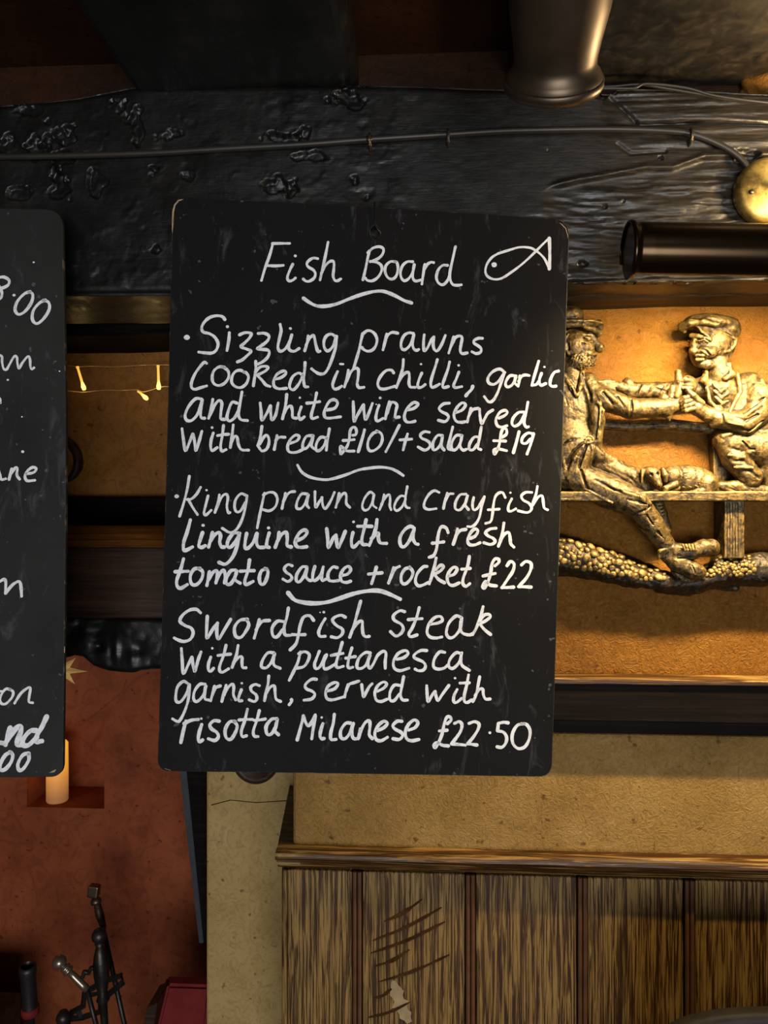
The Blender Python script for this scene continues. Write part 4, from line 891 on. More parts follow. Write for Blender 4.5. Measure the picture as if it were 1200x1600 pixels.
# ------------------------------------------------------------------ the gilt relief: two men shaking hands on a bench with a dog
RW = .95
CU = .3 / 1200 * .935                       # metres per crop unit on the wall
def rel(Xc, Yc, h):                          # traced position + height off the wall (in the same units) -> world
    return np.array(L(860 + .3 * Xc, 450 + .3 * Yc, RW - h * CU))
class Sdf:
    def __init__(s, x0, x1, y0, y1, hmax, vox):
        a = rel(x0, y1, 0); b = rel(x1, y0, 0)
        s.lo = np.array([min(a[0], b[0]), RW - hmax * CU, min(a[2], b[2])]) - .004
        s.hi = np.array([max(a[0], b[0]), RW + .003, max(a[2], b[2])]) + .004
        s.v = vox; s.n = np.ceil((s.hi - s.lo) / vox).astype(int) + 1
        s.F = np.full(s.n, .05, np.float32)
        s.ax = [s.lo[i] + np.arange(s.n[i]) * vox for i in range(3)]
    def win(s, lo, hi, pad):
        i0 = np.maximum(((lo - pad - s.lo) / s.v).astype(int), 0); i1 = np.minimum(((hi + pad - s.lo) / s.v).astype(int) + 2, s.n)
        if (i1 <= i0).any(): return None
        sl = tuple(slice(a, b) for a, b in zip(i0, i1))
        g = [s.ax[0][sl[0]][:, None, None], s.ax[1][sl[1]][None, :, None], s.ax[2][sl[2]][None, None, :]]
        return sl, g
    def blend(s, sl, d, k, sub):
        F = s.F[sl]; d = d.astype(np.float32)
        if sub:
            d = -d; h = np.clip(.5 + .5 * (d - F) / k, 0, 1); s.F[sl] = F + (d - F) * h + k * h * (1 - h)
        else:
            h = np.clip(.5 - .5 * (d - F) / k, 0, 1); s.F[sl] = F + (d - F) * h - k * h * (1 - h)
    def cap(s, pts, k=8, sub=False, flat=1.0):
        """tapered chain: pts (X, Y, h, r)"""
        P = [(rel(p[0], p[1], p[2]), p[3] * CU) for p in pts]; k = k * CU
        if len(P) == 1: P = P * 2
        for (a, ra), (b, rb) in zip(P[:-1], P[1:]):
            lo = np.minimum(a - ra, b - rb); hi = np.maximum(a + ra, b + rb)
            w_ = s.win(lo, hi, k * 1.5 + .001)
            if w_ is None: continue
            sl, g = w_; ab = b - a; l2 = max(ab @ ab, 1e-12)
            px, py, pz = g[0] - a[0], g[1] - a[1], g[2] - a[2]
            t = np.clip((px * ab[0] + py * ab[1] + pz * ab[2]) / l2, 0, 1)
            d = np.sqrt((px - t * ab[0]) ** 2 + ((py - t * ab[1]) * flat) ** 2 + (pz - t * ab[2]) ** 2) - (ra + (rb - ra) * t)
            s.blend(sl, d, k, sub)
    def ell(s, X, Y, h, rx, ry, rz, rot=0, k=8, sub=False):
        c = rel(X, Y, h); r = np.array([rx, rz, ry]) * CU; k = k * CU; m = max(r)
        w_ = s.win(c - m, c + m, k * 1.5 + .001)
        if w_ is None: return
        sl, g = w_; px, py, pz = g[0] - c[0], g[1] - c[1], g[2] - c[2]
        ca, sa = math.cos(math.radians(rot)), math.sin(math.radians(rot))      # clockwise in the picture
        qx = px * ca - pz * sa; qz = px * sa + pz * ca
        k0 = np.sqrt((qx / r[0]) ** 2 + (py / r[1]) ** 2 + (qz / r[2]) ** 2)
        k1 = np.sqrt((qx / r[0] ** 2) ** 2 + (py / r[1] ** 2) ** 2 + (qz / r[2] ** 2) ** 2) + 1e-9
        s.blend(sl, k0 * (k0 - 1) / k1, k, sub)
    def slab(s, X0, Y0, X1, Y1, h0, h1, rnd_=4, k=4, rot=0, sub=False):
        a, b = rel(X0, Y0, (h0 + h1) / 2), rel(X1, Y1, (h0 + h1) / 2); c = (a + b) / 2
        hx, hz = abs(b[0] - a[0]) / 2, abs(b[2] - a[2]) / 2; hy = (h1 - h0) / 2 * CU; r = rnd_ * CU; m = max(hx, hz, hy) * 1.42
        w_ = s.win(c - m, c + m, .002)
        if w_ is None: return
        sl, g = w_; px, py, pz = g[0] - c[0], g[1] - c[1], g[2] - c[2]
        ca, sa = math.cos(math.radians(rot)), math.sin(math.radians(rot))
        qx = np.abs(px * ca - pz * sa) - hx + r; qz = np.abs(px * sa + pz * ca) - hz + r; qy = np.abs(py) - hy + r
        d = np.sqrt(np.maximum(qx, 0) ** 2 + np.maximum(qy, 0) ** 2 + np.maximum(qz, 0) ** 2) + np.minimum(np.maximum(np.maximum(qx, qy), qz), 0) - r
        s.blend(sl, d, k * CU, sub)
    def mesh(s, name):
        F = s.F; F[0] = F[-1] = .01; F[:, 0] = F[:, -1] = .01; F[:, :, 0] = F[:, :, -1] = .01
        ins = F < 0
        c = [slice(0, -1), slice(1, None)]
        cnt = sum(ins[c[i], c[j], c[k]].astype(np.int8) for i in (0, 1) for j in (0, 1) for k in (0, 1))
        cells = np.argwhere((cnt > 0) & (cnt < 8)); idx = -np.ones(cnt.shape, np.int32); idx[tuple(cells.T)] = np.arange(len(cells))
        acc = np.zeros((len(cells), 3)); num = np.zeros(len(cells))
        cs = [(i, j, k) for i in (0, 1) for j in (0, 1) for k in (0, 1)]
        for a in cs:
            for ax in range(3):
                if a[ax]: continue
                b = list(a); b[ax] = 1
                fa = F[cells[:, 0] + a[0], cells[:, 1] + a[1], cells[:, 2] + a[2]]; fb_ = F[cells[:, 0] + b[0], cells[:, 1] + b[1], cells[:, 2] + b[2]]
                cr = (fa < 0) != (fb_ < 0); t = np.where(cr, fa / np.where(cr, fa - fb_, 1), 0)
                p = np.tile(np.array(a, float), (len(cells), 1)); p[:, ax] = t
                acc[cr] += p[cr]; num[cr] += 1
        V = s.lo + (cells + acc / num[:, None]) * s.v
        Q = []
        for ax in range(3):
            o1, o2 = (ax + 1) % 3, (ax + 2) % 3
            A = [slice(None)] * 3; B_ = [slice(None)] * 3; A[ax] = slice(0, -1); B_[ax] = slice(1, None)
            ed = ins[tuple(A)] != ins[tuple(B_)]; e = np.argwhere(ed)
            e = e[(e[:, o1] > 0) & (e[:, o2] > 0) & (e[:, o1] < F.shape[o1] - 1) & (e[:, o2] < F.shape[o2] - 1)]
            def at(d1, d2):
                q_ = e.copy(); q_[:, o1] -= d1; q_[:, o2] -= d2; return idx[tuple(q_.T)]
            q4 = np.stack([at(1, 1), at(0, 1), at(0, 0), at(1, 0)], -1)
            fl_ = ins[tuple(e.T)]; q4[~fl_] = q4[~fl_][:, ::-1]; Q.append(q4)
        Q = np.concatenate(Q)
        me = bpy.data.meshes.new(name)
        me.vertices.add(len(V)); me.vertices.foreach_set('co', V.astype(np.float32).ravel())
        me.loops.add(len(Q) * 4); me.loops.foreach_set('vertex_index', Q.astype(np.int32).ravel())
        me.polygons.add(len(Q)); me.polygons.foreach_set('loop_start', np.arange(0, len(Q) * 4, 4, dtype=np.int32))
        me.update(calc_edges=True)
        return me
def rough_up(me, amp, sc, seed=0, aniso=(1, 1, 1)):
    n = len(me.vertices); co = np.empty(n * 3, np.float32); me.vertices.foreach_get('co', co); co = co.reshape(-1, 3)
    no = np.empty(n * 3, np.float32); me.vertex_normals.foreach_get('vector', no); no = no.reshape(-1, 3)
    f = fbm(co[:, 0] * sc * aniso[0], co[:, 1] * sc * aniso[1], co[:, 2] * sc * aniso[2], 4, seed)
    co += no * (f * amp)[:, None].astype(np.float32)
    me.vertices.foreach_set('co', co.ravel()); me.update()
rp_ = empty('relief_plaque', rel(600, 850, 0)); tag(rp_, 'antique gold relief of two men clasping hands on a bench with a dog', 'wall relief')

# ---------------- left man: brimmed hat, beard, open jacket, crossed feet
s = Sdf(-330, 900, 70, 1560, 300, .00072)
c_, e_ = s.cap, s.ell
# torso, hips
e_(90, 640, 85, 150, 190, 80, 0, 20); e_(60, 520, 85, 150, 75, 70, 0, 25); e_(95, 830, 100, 140, 150, 95, 0, 25); e_(60, 970, 95, 150, 90, 90, 0, 25)
e_(190, 500, 95, 55, 60, 60, 30, 22); e_(-60, 530, 80, 60, 90, 60, 0, 25)
c_([(-80, 560, 80, 58), (-130, 760, 90, 52), (-60, 900, 130, 44)], 15)            # his other arm, behind the board
# jacket right front panel and tail
c_([(205, 480, 120, 34), (225, 580, 135, 40), (240, 690, 140, 40), (235, 790, 145, 34)], 14); c_([(205, 800, 130, 50), (250, 870, 125, 34), (330, 905, 105, 22), (430, 938, 85, 9)], 12)
c_([(170, 850, 150, 55), (140, 950, 150, 50)], 22)
# neck and collar
c_([(105, 380, 105, 52), (110, 480, 100, 58)], 10); c_([(70, 455, 140, 14), (110, 520, 160, 12), (135, 560, 165, 9)], 5); c_([(165, 440, 140, 14), (160, 500, 158, 14), (140, 560, 165, 9)], 5)
# head
e_(125, 305, 110, 82, 95, 82, 0, 10); e_(165, 320, 125, 60, 75, 62, 8, 12)
e_(150, 372, 125, 62, 48, 58, 10, 12)                                             # beard mass
c_([(205, 240, 125, 20), (222, 262, 125, 15)], 8)                                 # brow
c_([(222, 262, 122, 14), (240, 290, 122, 20), (256, 312, 122, 25)], 8)            # nose
c_([(185, 305, 165, 26), (205, 318, 158, 22)], 10)                                # cheek
c_([(170, 330, 172, 13), (200, 342, 165, 15), (235, 345, 135, 12)], 5)            # moustache
c_([(200, 372, 150, 10), (235, 368, 125, 10)], 5); c_([(205, 392, 140, 16), (222, 398, 125, 12)], 6)
c_([(150, 348, 180, 5), (200, 360, 172, 7), (244, 357, 138, 7)], 3, True)         # mouth
c_([(184, 262, 180, 13), (208, 262, 168, 12)], 4, True); e_(196, 264, 164, 13, 9, 9, 0, 2); c_([(165, 240, 174, 5), (205, 246, 166, 5)], 3)   # eye
c_([(182, 258, 178, 3.5), (212, 258, 162, 3)], 2); c_([(165, 288, 186, 5), (190, 294, 182, 5), (210, 286, 166, 6)], 3, True); c_([(210, 300, 168, 5), (216, 325, 164, 6), (200, 338, 172, 4)], 3, True)
c_([(92, 245, 165, 9), (72, 275, 165, 10), (78, 320, 165, 10), (96, 345, 165, 9), (110, 325, 168, 7), (104, 285, 170, 7), (92, 262, 168, 6)], 3); c_([(92, 290, 178, 7), (96, 320, 176, 6)], 3, True)  # ear
# beard curls
rb = random.Random(8)
for i in range(150):
    a = rb.uniform(0, 1); X = 112 + 120 * rb.random(); Y = 335 + 80 * rb.random()
    if (X - 165) ** 2 / 66 ** 2 + (Y - 370) ** 2 / 50 ** 2 > 1: continue
    hh = 125 + 62 * math.sqrt(max(0, 1 - (X - 155) ** 2 / 80 ** 2 - (Y - 365) ** 2 / 62 ** 2))
    c_([(X, Y, hh - 4, 5.5), (X + rb.uniform(-7, 7), Y + 9, hh - 6, 4)], 2)
for i in range(16):                                                                # hair behind ear
    c_([(60 + 3 * i, 225 + rb.uniform(-5, 8), 150, 6), (58 + 3 * i, 265 + 8 * (i % 3), 150, 5)], 2)
# arm stretched out to the right
c_([(190, 520, 100, 62), (270, 575, 130, 60), (420, 628, 150, 52), (590, 622, 150, 46)], 14)
c_([(592, 580, 150, 30), (600, 622, 150, 50), (612, 664, 150, 20), (618, 686, 150, 7)], 6)             # cuff
c_([(600, 622, 152, 40), (640, 612, 155, 36), (668, 585, 158, 30)], 8)                                 # hand
for dx, y0, y1, hh in ((0, 560, 500, 160), (14, 555, 470, 165), (-14, 570, 520, 165)): c_([(640 + dx, y0, hh, 20), (650 + dx, y1, hh, 16)], 5)
c_([(660, 560, 175, 20), (676, 500, 172, 18), (664, 440, 168, 16)], 6)                                 # thumb raised
# sleeve folds
for a in ([(275, 545, 186, 6), (320, 600, 192, 5), (300, 640, 185, 4)], [(420, 585, 190, 5), (425, 640, 203, 5), (415, 680, 180, 4)], [(350, 570, 186, 4), (385, 620, 202, 4)], [(235, 560, 186, 6), (262, 640, 190, 5)]):
    c_(a, 10, True)
for a in ([(290, 535, 180, 6), (345, 590, 194, 7)], [(250, 600, 180, 7), (275, 640, 180, 6), (262, 700, 172, 5)]):
    c_(a, 11)
# jacket openings
c_([(168, 450, 158, 9), (205, 560, 172, 11), (208, 640, 185, 11), (196, 730, 190, 10), (204, 770, 192, 8)], 4, True)
c_([(50, 640, 165, 10), (110, 700, 180, 9), (190, 765, 192, 8)], 4, True)
c_([(110, 520, 168, 4), (118, 600, 168, 4), (130, 690, 172, 4)], 3, True); c_([(70, 540, 160, 5), (95, 620, 168, 4)], 3, True); c_([(150, 600, 168, 4), (160, 700, 178, 4)], 3, True)
c_([(222, 500, 160, 6), (248, 600, 178, 6), (262, 560, 174, 5)], 4); c_([(262, 560, 178, 5), (258, 680, 188, 6), (245, 780, 185, 5)], 4)
for X, Y in ((215, 640), (225, 700), (250, 720)): c_([(X, Y, 186, 3.5), (X + 8, Y + 60, 186, 3.5)], 3, True)
# big button with radiating folds
for k in range(14):
    a = 2 * math.pi * k / 14; c_([(203 + 19 * math.cos(a), 790 + 19 * math.sin(a), 199, 5.5)], 3)
c_([(203, 790, 200, 6)], 2)
for a in ([(180, 800, 196, 5), (120, 850, 192, 6), (70, 930, 175, 6)], [(190, 815, 196, 5), (165, 880, 198, 6), (140, 960, 190, 6)], [(180, 780, 196, 4), (110, 790, 192, 5), (50, 820, 175, 5)], [(208, 815, 188, 4), (215, 870, 186, 5)], [(225, 810, 182, 4), (290, 860, 150, 4)]): c_(a, 10, True)
for a in ([(170, 820, 196, 5), (125, 890, 196, 6), (95, 960, 182, 5)], [(60, 870, 178, 6), (90, 990, 180, 5)]): c_(a, 11)
# legs
c_([(120, 985, 115, 85), (300, 1060, 135, 82), (450, 1125, 150, 74)], 14); c_([(450, 1125, 150, 72), (530, 1240, 140, 60), (610, 1355, 125, 46)], 10)
c_([(250, 910, 95, 40), (420, 985, 95, 52), (545, 1085, 100, 42)], 12); c_([(545, 1090, 95, 36), (575, 1170, 90, 30), (610, 1260, 85, 22)], 6)
for a in ([(240, 1000, 208, 5), (330, 1050, 212, 5), (430, 1080, 210, 5)], [(420, 1190, 212, 5), (470, 1170, 220, 5), (510, 1140, 205, 5)], [(400, 1100, 222, 4), (470, 1115, 222, 5), (510, 1130, 205, 4)], [(450, 1210, 205, 5), (520, 1290, 192, 5), (560, 1370, 165, 4)],
          [(500, 1180, 204, 4), (560, 1270, 188, 4), (610, 1330, 165, 4)], [(160, 950, 195, 5), (190, 1040, 200, 5), (250, 1090, 205, 5)], [(200, 1100, 190, 5), (330, 1150, 200, 4)], [(300, 930, 142, 4), (420, 990, 148, 4), (500, 1070, 140, 4)]): c_(a, 10, True)
for a in ([(380, 1060, 214, 7), (470, 1090, 218, 8), (520, 1120, 205, 7)], [(200, 1060, 198, 6), (320, 1120, 208, 6)]): c_(a, 11)
for k in range(7): c_([(560 + k * 2, 1120 + 18 * k, 124, 3), (590 + k * 2, 1112 + 18 * k, 118, 3)], 2, True)      # sock ribs
# frayed cuffs and shoes
for k in range(9): c_([(570 + 11 * k, 1370 - 3 * k, 165, 11), (563 + 13 * k, 1412 - 8 * k + rb.uniform(-10, 12), 160, 6)], 4)
c_([(650, 1372, 140, 42), (730, 1375, 150, 38), (800, 1352, 150, 40), (842, 1348, 150, 36)], 12); c_([(842, 1330, 150, 22), (856, 1365, 150, 24)], 8)
c_([(590, 1385, 130, 30), (660, 1430, 140, 46), (740, 1470, 150, 44), (768, 1478, 150, 40)], 10); c_([(640, 1480, 130, 14), (700, 1520, 140, 18), (770, 1510, 145, 16)], 6)
for k in range(5): c_([(690 + 16 * k, 1340 - 1 * k, 190, 6), (700 + 15 * k, 1365, 197, 6)], 3); c_([(672 + 17 * k, 1420 + 6 * k, 190, 3), (690 + 17 * k, 1470 + 5 * k, 196, 3)], 3, True)
c_([(660, 1408, 175, 4), (780, 1402, 185, 4), (850, 1385, 175, 4)], 3, True)
# hat
e_(95, 150, 105, 78, 52, 80, 0, 8); c_([(20, 190, 120, 16), (90, 192, 175, 14), (170, 188, 190, 13), (230, 185, 155, 14), (255, 180, 110, 15)], 8)
e_(120, 192, 110, 150, 20, 95, 0, 8); c_([(180, 205, 190, 8), (225, 215, 165, 13), (250, 235, 125, 20), (262, 200, 110, 18)], 8)
c_([(30, 165, 165, 4), (100, 172, 186, 5), (165, 166, 160, 4)], 3, True); c_([(60, 108, 130, 5), (110, 118, 165, 6), (150, 112, 120, 5)], 4, True)
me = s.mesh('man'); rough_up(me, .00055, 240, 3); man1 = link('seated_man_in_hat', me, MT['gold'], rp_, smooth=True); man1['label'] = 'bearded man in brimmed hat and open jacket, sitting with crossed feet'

# ---------------- right man: flat cap, big ear, leaning in
s = Sdf(230, 1480, 130, 1120, 320, .00072); c_, e_ = s.cap, s.ell
e_(1000, 640, 80, 170, 190, 85, 0, 22); e_(1180, 700, 80, 150, 180, 80, 0, 25); e_(900, 540, 95, 110, 90, 75, 20, 20)
c_([(1040, 500, 100, 62), (1085, 560, 130, 72)], 16)
c_([(1085, 560, 130, 72), (1070, 650, 140, 68), (1010, 705, 160, 60), (880, 680, 165, 46), (830, 660, 165, 40)], 12)     # near arm
c_([(870, 640, 165, 30), (855, 700, 165, 30)], 6)
c_([(820, 660, 165, 36), (760, 620, 165, 38), (718, 590, 165, 36)], 8)                                                # clasping hand
for k in range(4): c_([(735 + 4 * k, 560 + 22 * k, 190, 13), (700 + 2 * k, 572 + 22 * k, 198, 13), (678 + 6 * k, 590 + 16 * k, 188, 12)], 3)
c_([(790, 600, 190, 15), (745, 560, 200, 15), (715, 535, 195, 14)], 5)
e_(712, 505, 150, 46, 48, 45, 0, 8); c_([(672, 490, 180, 12), (700, 475, 190, 12), (735, 485, 185, 12)], 4); c_([(690, 520, 195, 10), (735, 520, 192, 10)], 4)   # fist / mug
# far arm reaching to the other man's shoulder
c_([(830, 510, 95, 60), (740, 530, 90, 50), (560, 535, 85, 44), (420, 535, 85, 42)], 12); c_([(405, 500, 85, 34), (412, 540, 85, 40), (425, 578, 85, 18)], 6)
c_([(420, 530, 95, 28), (360, 515, 105, 26), (310, 500, 115, 22)], 6)
for k in range(4): c_([(330, 490 + 13 * k, 125, 11), (285, 486 + 10 * k, 135, 10), (248, 492 + 7 * k, 140, 9)], 3)
for a in ([(540, 498, 124, 3), (500, 565, 126, 3)], [(610, 495, 128, 3), (560, 568, 128, 3)], [(470, 505, 120, 3), (445, 565, 122, 3)], [(540, 520, 128, 3), (620, 545, 130, 3)]): c_(a, 10, True)
# neck, collar, shirt
c_([(870, 380, 120, 52), (880, 450, 115, 60), (900, 520, 115, 55)], 10)
c_([(930, 400, 160, 12), (940, 450, 168, 20), (912, 470, 175, 14)], 5); c_([(812, 440, 158, 11), (800, 480, 165, 20), (822, 510, 170, 10)], 5)
for k in range(3): c_([(846 + 6 * k, 500 + 34 * k, 168, 6), (885 + 4 * k, 540 + 30 * k, 172, 8), (925, 508 + 40 * k, 168, 5)], 9)
# jacket lapels
c_([(975, 450, 165, 9), (990, 540, 180, 10), (935, 640, 190, 9)], 4); c_([(960, 470, 170, 6), (955, 560, 180, 6), (925, 640, 188, 6)], 3, True)
c_([(815, 520, 172, 10), (830, 590, 182, 10), (870, 630, 185, 8)], 5); c_([(835, 530, 176, 5), (855, 590, 184, 5), (890, 635, 186, 5)], 3, True)
for a in ([(1010, 640, 205, 5), (1060, 620, 210, 5), (1110, 570, 195, 5)], [(960, 670, 218, 5), (1020, 690, 218, 5), (1080, 660, 205, 5)], [(1040, 500, 180, 4), (1030, 600, 198, 4)], [(900, 660, 210, 4), (905, 715, 205, 4)], [(980, 740, 210, 5), (1040, 740, 205, 5), (1100, 690, 190, 5)]): c_(a, 10, True)
for a in ([(1020, 660, 215, 7), (1090, 610, 205, 7)], [(930, 700, 215, 6), (1000, 715, 218, 7)], [(1100, 480, 170, 7), (1130, 560, 185, 7)]): c_(a, 11)
# legs kneeling on the bench
c_([(1080, 830, 90, 95), (960, 810, 110, 70), (900, 790, 115, 52)], 14); c_([(905, 790, 112, 56), (960, 890, 115, 62), (1040, 985, 115, 58)], 12)
c_([(1150, 850, 80, 90), (1180, 1000, 90, 80)], 20)
for a in ([(930, 830, 172, 5), (1000, 850, 178, 5), (1060, 840, 172, 5)], [(930, 900, 172, 5), (1000, 900, 178, 5), (1070, 930, 170, 5)], [(980, 960, 172, 5), (1040, 950, 176, 5), (1090, 990, 165, 5)], [(1000, 800, 175, 5), (1080, 880, 175, 5)], [(1010, 1000, 172, 4), (1080, 1010, 170, 4)]): c_(a, 10, True)
for a in ([(930, 870, 170, 7), (1010, 880, 176, 7)], [(960, 935, 172, 7), (1050, 935, 176, 7)], [(900, 770, 165, 8), (940, 760, 170, 8)]): c_(a, 11)
c_([(1120, 1060, 110, 30), (1040, 1055, 115, 32), (960, 1030, 118, 28), (890, 1030, 118, 22)], 8); c_([(900, 1040, 130, 10), (1000, 1078, 135, 8), (1110, 1080, 130, 8)], 4)
c_([(930, 1020, 145, 3), (980, 1050, 146, 3)], 3, True); c_([(1000, 1020, 150, 3), (1060, 1060, 148, 3)], 3, True)
# head turned down to the left
e_(850, 285, 110, 92, 105, 92, 0, 10); e_(795, 320, 125, 62, 90, 70, 12, 14); e_(785, 385, 122, 32, 28, 40, 0, 10); c_([(870, 400, 140, 24), (820, 398, 150, 24), (790, 395, 150, 22)], 10)
c_([(735, 248, 155, 12), (770, 250, 180, 11), (830, 268, 198, 10)], 6)                                   # brow
c_([(752, 268, 165, 13), (748, 300, 172, 17), (746, 325, 172, 23)], 7); c_([(772, 330, 185, 11)], 5)      # nose
c_([(800, 325, 190, 20), (835, 335, 190, 24), (870, 325, 180, 18)], 10)                                  # cheek
c_([(768, 276, 188, 13), (818, 282, 202, 13)], 4, True); e_(792, 280, 180, 20, 9, 12, 5, 2); c_([(772, 274, 188, 3.5), (800, 270, 196, 4), (822, 282, 196, 3.5)], 2); c_([(733, 272, 172, 9)], 3, True)
c_([(760, 352, 180, 8), (790, 350, 188, 9), (815, 356, 190, 6)], 4); c_([(762, 372, 178, 9), (795, 372, 184, 8)], 4); c_([(754, 362, 188, 6), (790, 363, 196, 6), (826, 358, 196, 5)], 2.5, True)
c_([(778, 312, 200, 6), (812, 326, 210, 6), (830, 350, 206, 6), (826, 378, 196, 5)], 3, True); c_([(850, 350, 206, 5), (842, 382, 196, 5)], 3, True); c_([(878, 330, 196, 5), (862, 378, 188, 5)], 3, True)
# ear
c_([(905, 270, 175, 10), (935, 255, 165, 11), (965, 265, 155, 10), (958, 300, 158, 10), (930, 328, 168, 10), (908, 330, 175, 9), (900, 300, 178, 9), (905, 272, 176, 8)], 3); e_(930, 290, 150, 24, 30, 20, 20, 5); c_([(922, 285, 174, 8), (935, 300, 172, 7)], 3, True)
# fringe strands, hair at the back
for k in range(13): c_([(765 + 11 * k, 196 + 1.5 * k, 190 - 1.5 * k, 7), (790 + 10 * k, 228 + 2.0 * k, 200 - 2.5 * k, 6.5), (830 + 7 * k, 258 + 1.2 * k, 200 - 3 * k, 4)], 2)
for k in range(9): c_([(958 - 1 * k, 250 + 9 * k, 120 - 2 * k, 10), (948 - 2 * k, 285 + 9 * k, 122 - 2 * k, 7)], 3)
# cap
e_(835, 190, 110, 135, 48, 105, 8, 8); e_(905, 215, 105, 78, 62, 90, 20, 10); c_([(690, 200, 130, 26), (730, 182, 175, 20), (800, 178, 205, 14), (870, 192, 208, 12)], 10); c_([(700, 225, 130, 10), (690, 205, 140, 14)], 6)
c_([(740, 202, 188, 4), (800, 196, 212, 4), (880, 210, 208, 4), (950, 250, 175, 4)], 3, True)
c_([(760, 165, 180, 4), (830, 150, 165, 4)], 3, True); c_([(860, 165, 185, 4), (930, 190, 170, 4)], 3, True)
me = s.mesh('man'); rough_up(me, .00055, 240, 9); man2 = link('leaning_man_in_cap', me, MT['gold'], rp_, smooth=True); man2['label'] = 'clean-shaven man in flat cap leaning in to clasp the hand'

# ---------------- dog curled on the seat
s = Sdf(440, 880, 900, 1110, 260, .0006); c_, e_ = s.cap, s.ell
e_(715, 1000, 105, 142, 78, 62, 4, 14); e_(806, 1022, 128, 60, 64, 62, 20, 10); e_(630, 980, 130, 55, 52, 55, 0, 12)
e_(525, 965, 148, 50, 36, 45, 14, 10); e_(640, 985, 128, 46, 58, 48, -10, 12); c_([(540, 980, 168, 28), (562, 1022, 188, 19)], 8); e_(564, 1028, 196, 13, 9, 8, 0, 3)
c_([(482, 955, 160, 16), (466, 985, 165, 15), (474, 1010, 165, 8)], 5); c_([(585, 945, 170, 13), (598, 975, 178, 15), (600, 1005, 176, 9)], 5)
c_([(524, 972, 192, 9)], 3, True); c_([(560, 968, 188, 9)], 3, True); c_([(560, 1034, 204, 2.5), (568, 1034, 204, 2.5)], 2, True)
c_([(650, 1020, 165, 20), (600, 1045, 175, 15), (588, 1078, 175, 11)], 6); c_([(660, 1040, 150, 16), (620, 1056, 160, 13), (596, 1082, 168, 10)], 5)
c_([(820, 1050, 160, 26), (740, 1070, 168, 16), (690, 1082, 170, 12), (680, 1080, 172, 11)], 6)
c_([(862, 1010, 110, 14), (862, 1055, 135, 14), (820, 1088, 160, 11), (760, 1086, 172, 8), (720, 1074, 176, 5)], 5)

rb = random.Random(5)
for i in range(60):
    X, Y = rb.uniform(600, 850), rb.uniform(940, 1060); q_ = (X - 710) ** 2 / 150 ** 2 + (Y - 990) ** 2 / 66 ** 2
    if q_ < .9:
        hh = 122 + 64 * math.sqrt(1 - q_); c_([(X, Y, hh, 2.8), (X + 14, Y + 6, hh, 2.2)], 2, rb.random() < .5)
c_([(790, 952, 172, 5), (752, 985, 180, 6), (748, 1030, 184, 6), (775, 1066, 184, 5)], 5, True); c_([(672, 935, 165, 4), (682, 990, 178, 5), (668, 1040, 180, 5)], 6, True)
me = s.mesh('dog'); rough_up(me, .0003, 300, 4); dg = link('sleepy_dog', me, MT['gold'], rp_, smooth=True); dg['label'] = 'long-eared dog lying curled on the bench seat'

# ---------------- bench: seat planks, back rail, post, legs
def bench_part(name, x0, x1, y0, y1, hm, fn, vox=.0009, am=.0006, sc=120, an=(1, 1, 6), seed=0, mat='gold'):
    global s
    s = Sdf(x0, x1, y0, y1, hm, vox); fn(s); me = s.mesh(name); rough_up(me, am, sc, seed, an)
    return link(name, me, MT[mat], rp_, smooth=True)
def f(s):
    s.slab(-300, 1062, 1500, 1112, 0, 205, 12, 4)
    for k in range(5): s.cap([(-300, 1072 + 9 * k, 206, 3.6), (300, 1074 + 9 * k, 207, 4.2), (700, 1070 + 9 * k, 205, 3), (1500, 1074 + 9 * k, 207, 4)], 3, True)
bench_part('bench_seat', -320, 1520, 1040, 1135, 230, f, seed=1)
def f(s):
    s.cap([(200, 705, 60, 28), (420, 722, 60, 27), (640, 712, 60, 28), (860, 735, 60, 28), (1180, 745, 60, 28), (1500, 740, 60, 28)], 6)
    for k in range(4): s.cap([(200, 695 + 12 * k, 88, 3), (500, 708 + 12 * k, 90, 3), (860, 712 + 12 * k, 90, 3)], 3, True)
bench_part('back_rail', 180, 1520, 660, 780, 120, f, seed=2)
def f(s):
    s.slab(838, 760, 905, 1075, 10, 70, 8, 4, -3)
    for k in range(5): s.cap([(845 + 12 * k, 770, 71, 2.4), (860 + 12 * k, 1070, 71, 2.4)], 2, True)
bench_part('back_post', 820, 925, 750, 1085, 100, f, an=(6, 1, 1), seed=3)
for (a, b) in ((874, 985), (-200, -90), (1340, 1450)):
    def f(s):
        s.slab(a, 1100, b, 1405, 30, 160, 8, 4)
        for k in range(8): s.cap([(a + 7 + 14 * k, 1120, 161, 3.2), (a + 7 + 14 * k, 1402, 161, 3.2)], 3, True)
    bench_part('bench_leg', a - 14, b + 14, 1090, 1415, 180, f, an=(6, 1, 1), seed=4)
# ---------------- rocky ground under the bench with cobbles
def f(s):
    s.cap([(-330, 1400, 60, 90), (-100, 1420, 70, 95), (60, 1400, 70, 90), (250, 1440, 80, 80), (430, 1500, 90, 60), (600, 1530, 95, 50)], 20)
    s.cap([(600, 1530, 90, 50), (760, 1540, 95, 46), (900, 1470, 80, 75), (1100, 1470, 80, 78), (1300, 1460, 80, 85), (1500, 1450, 80, 85)], 20)
    s.cap([(-330, 1310, 30, 50), (60, 1330, 30, 45), (300, 1400, 30, 40), (560, 1490, 30, 30)], 15)
    s.cap([(850, 1420, 40, 20), (1100, 1400, 40, 22), (1500, 1395, 40, 30)], 15)
    s.cap([(560, 1570, 70, 20), (720, 1580, 80, 22), (830, 1540, 90, 20), (960, 1560, 70, 16)], 10)
ground = bench_part('ground', -350, 1520, 1250, 1600, 200, f, .0011, .0034, 70, (1, 1, 1), seed=5, mat='gold_dark')
bpy.context.view_layer.update()
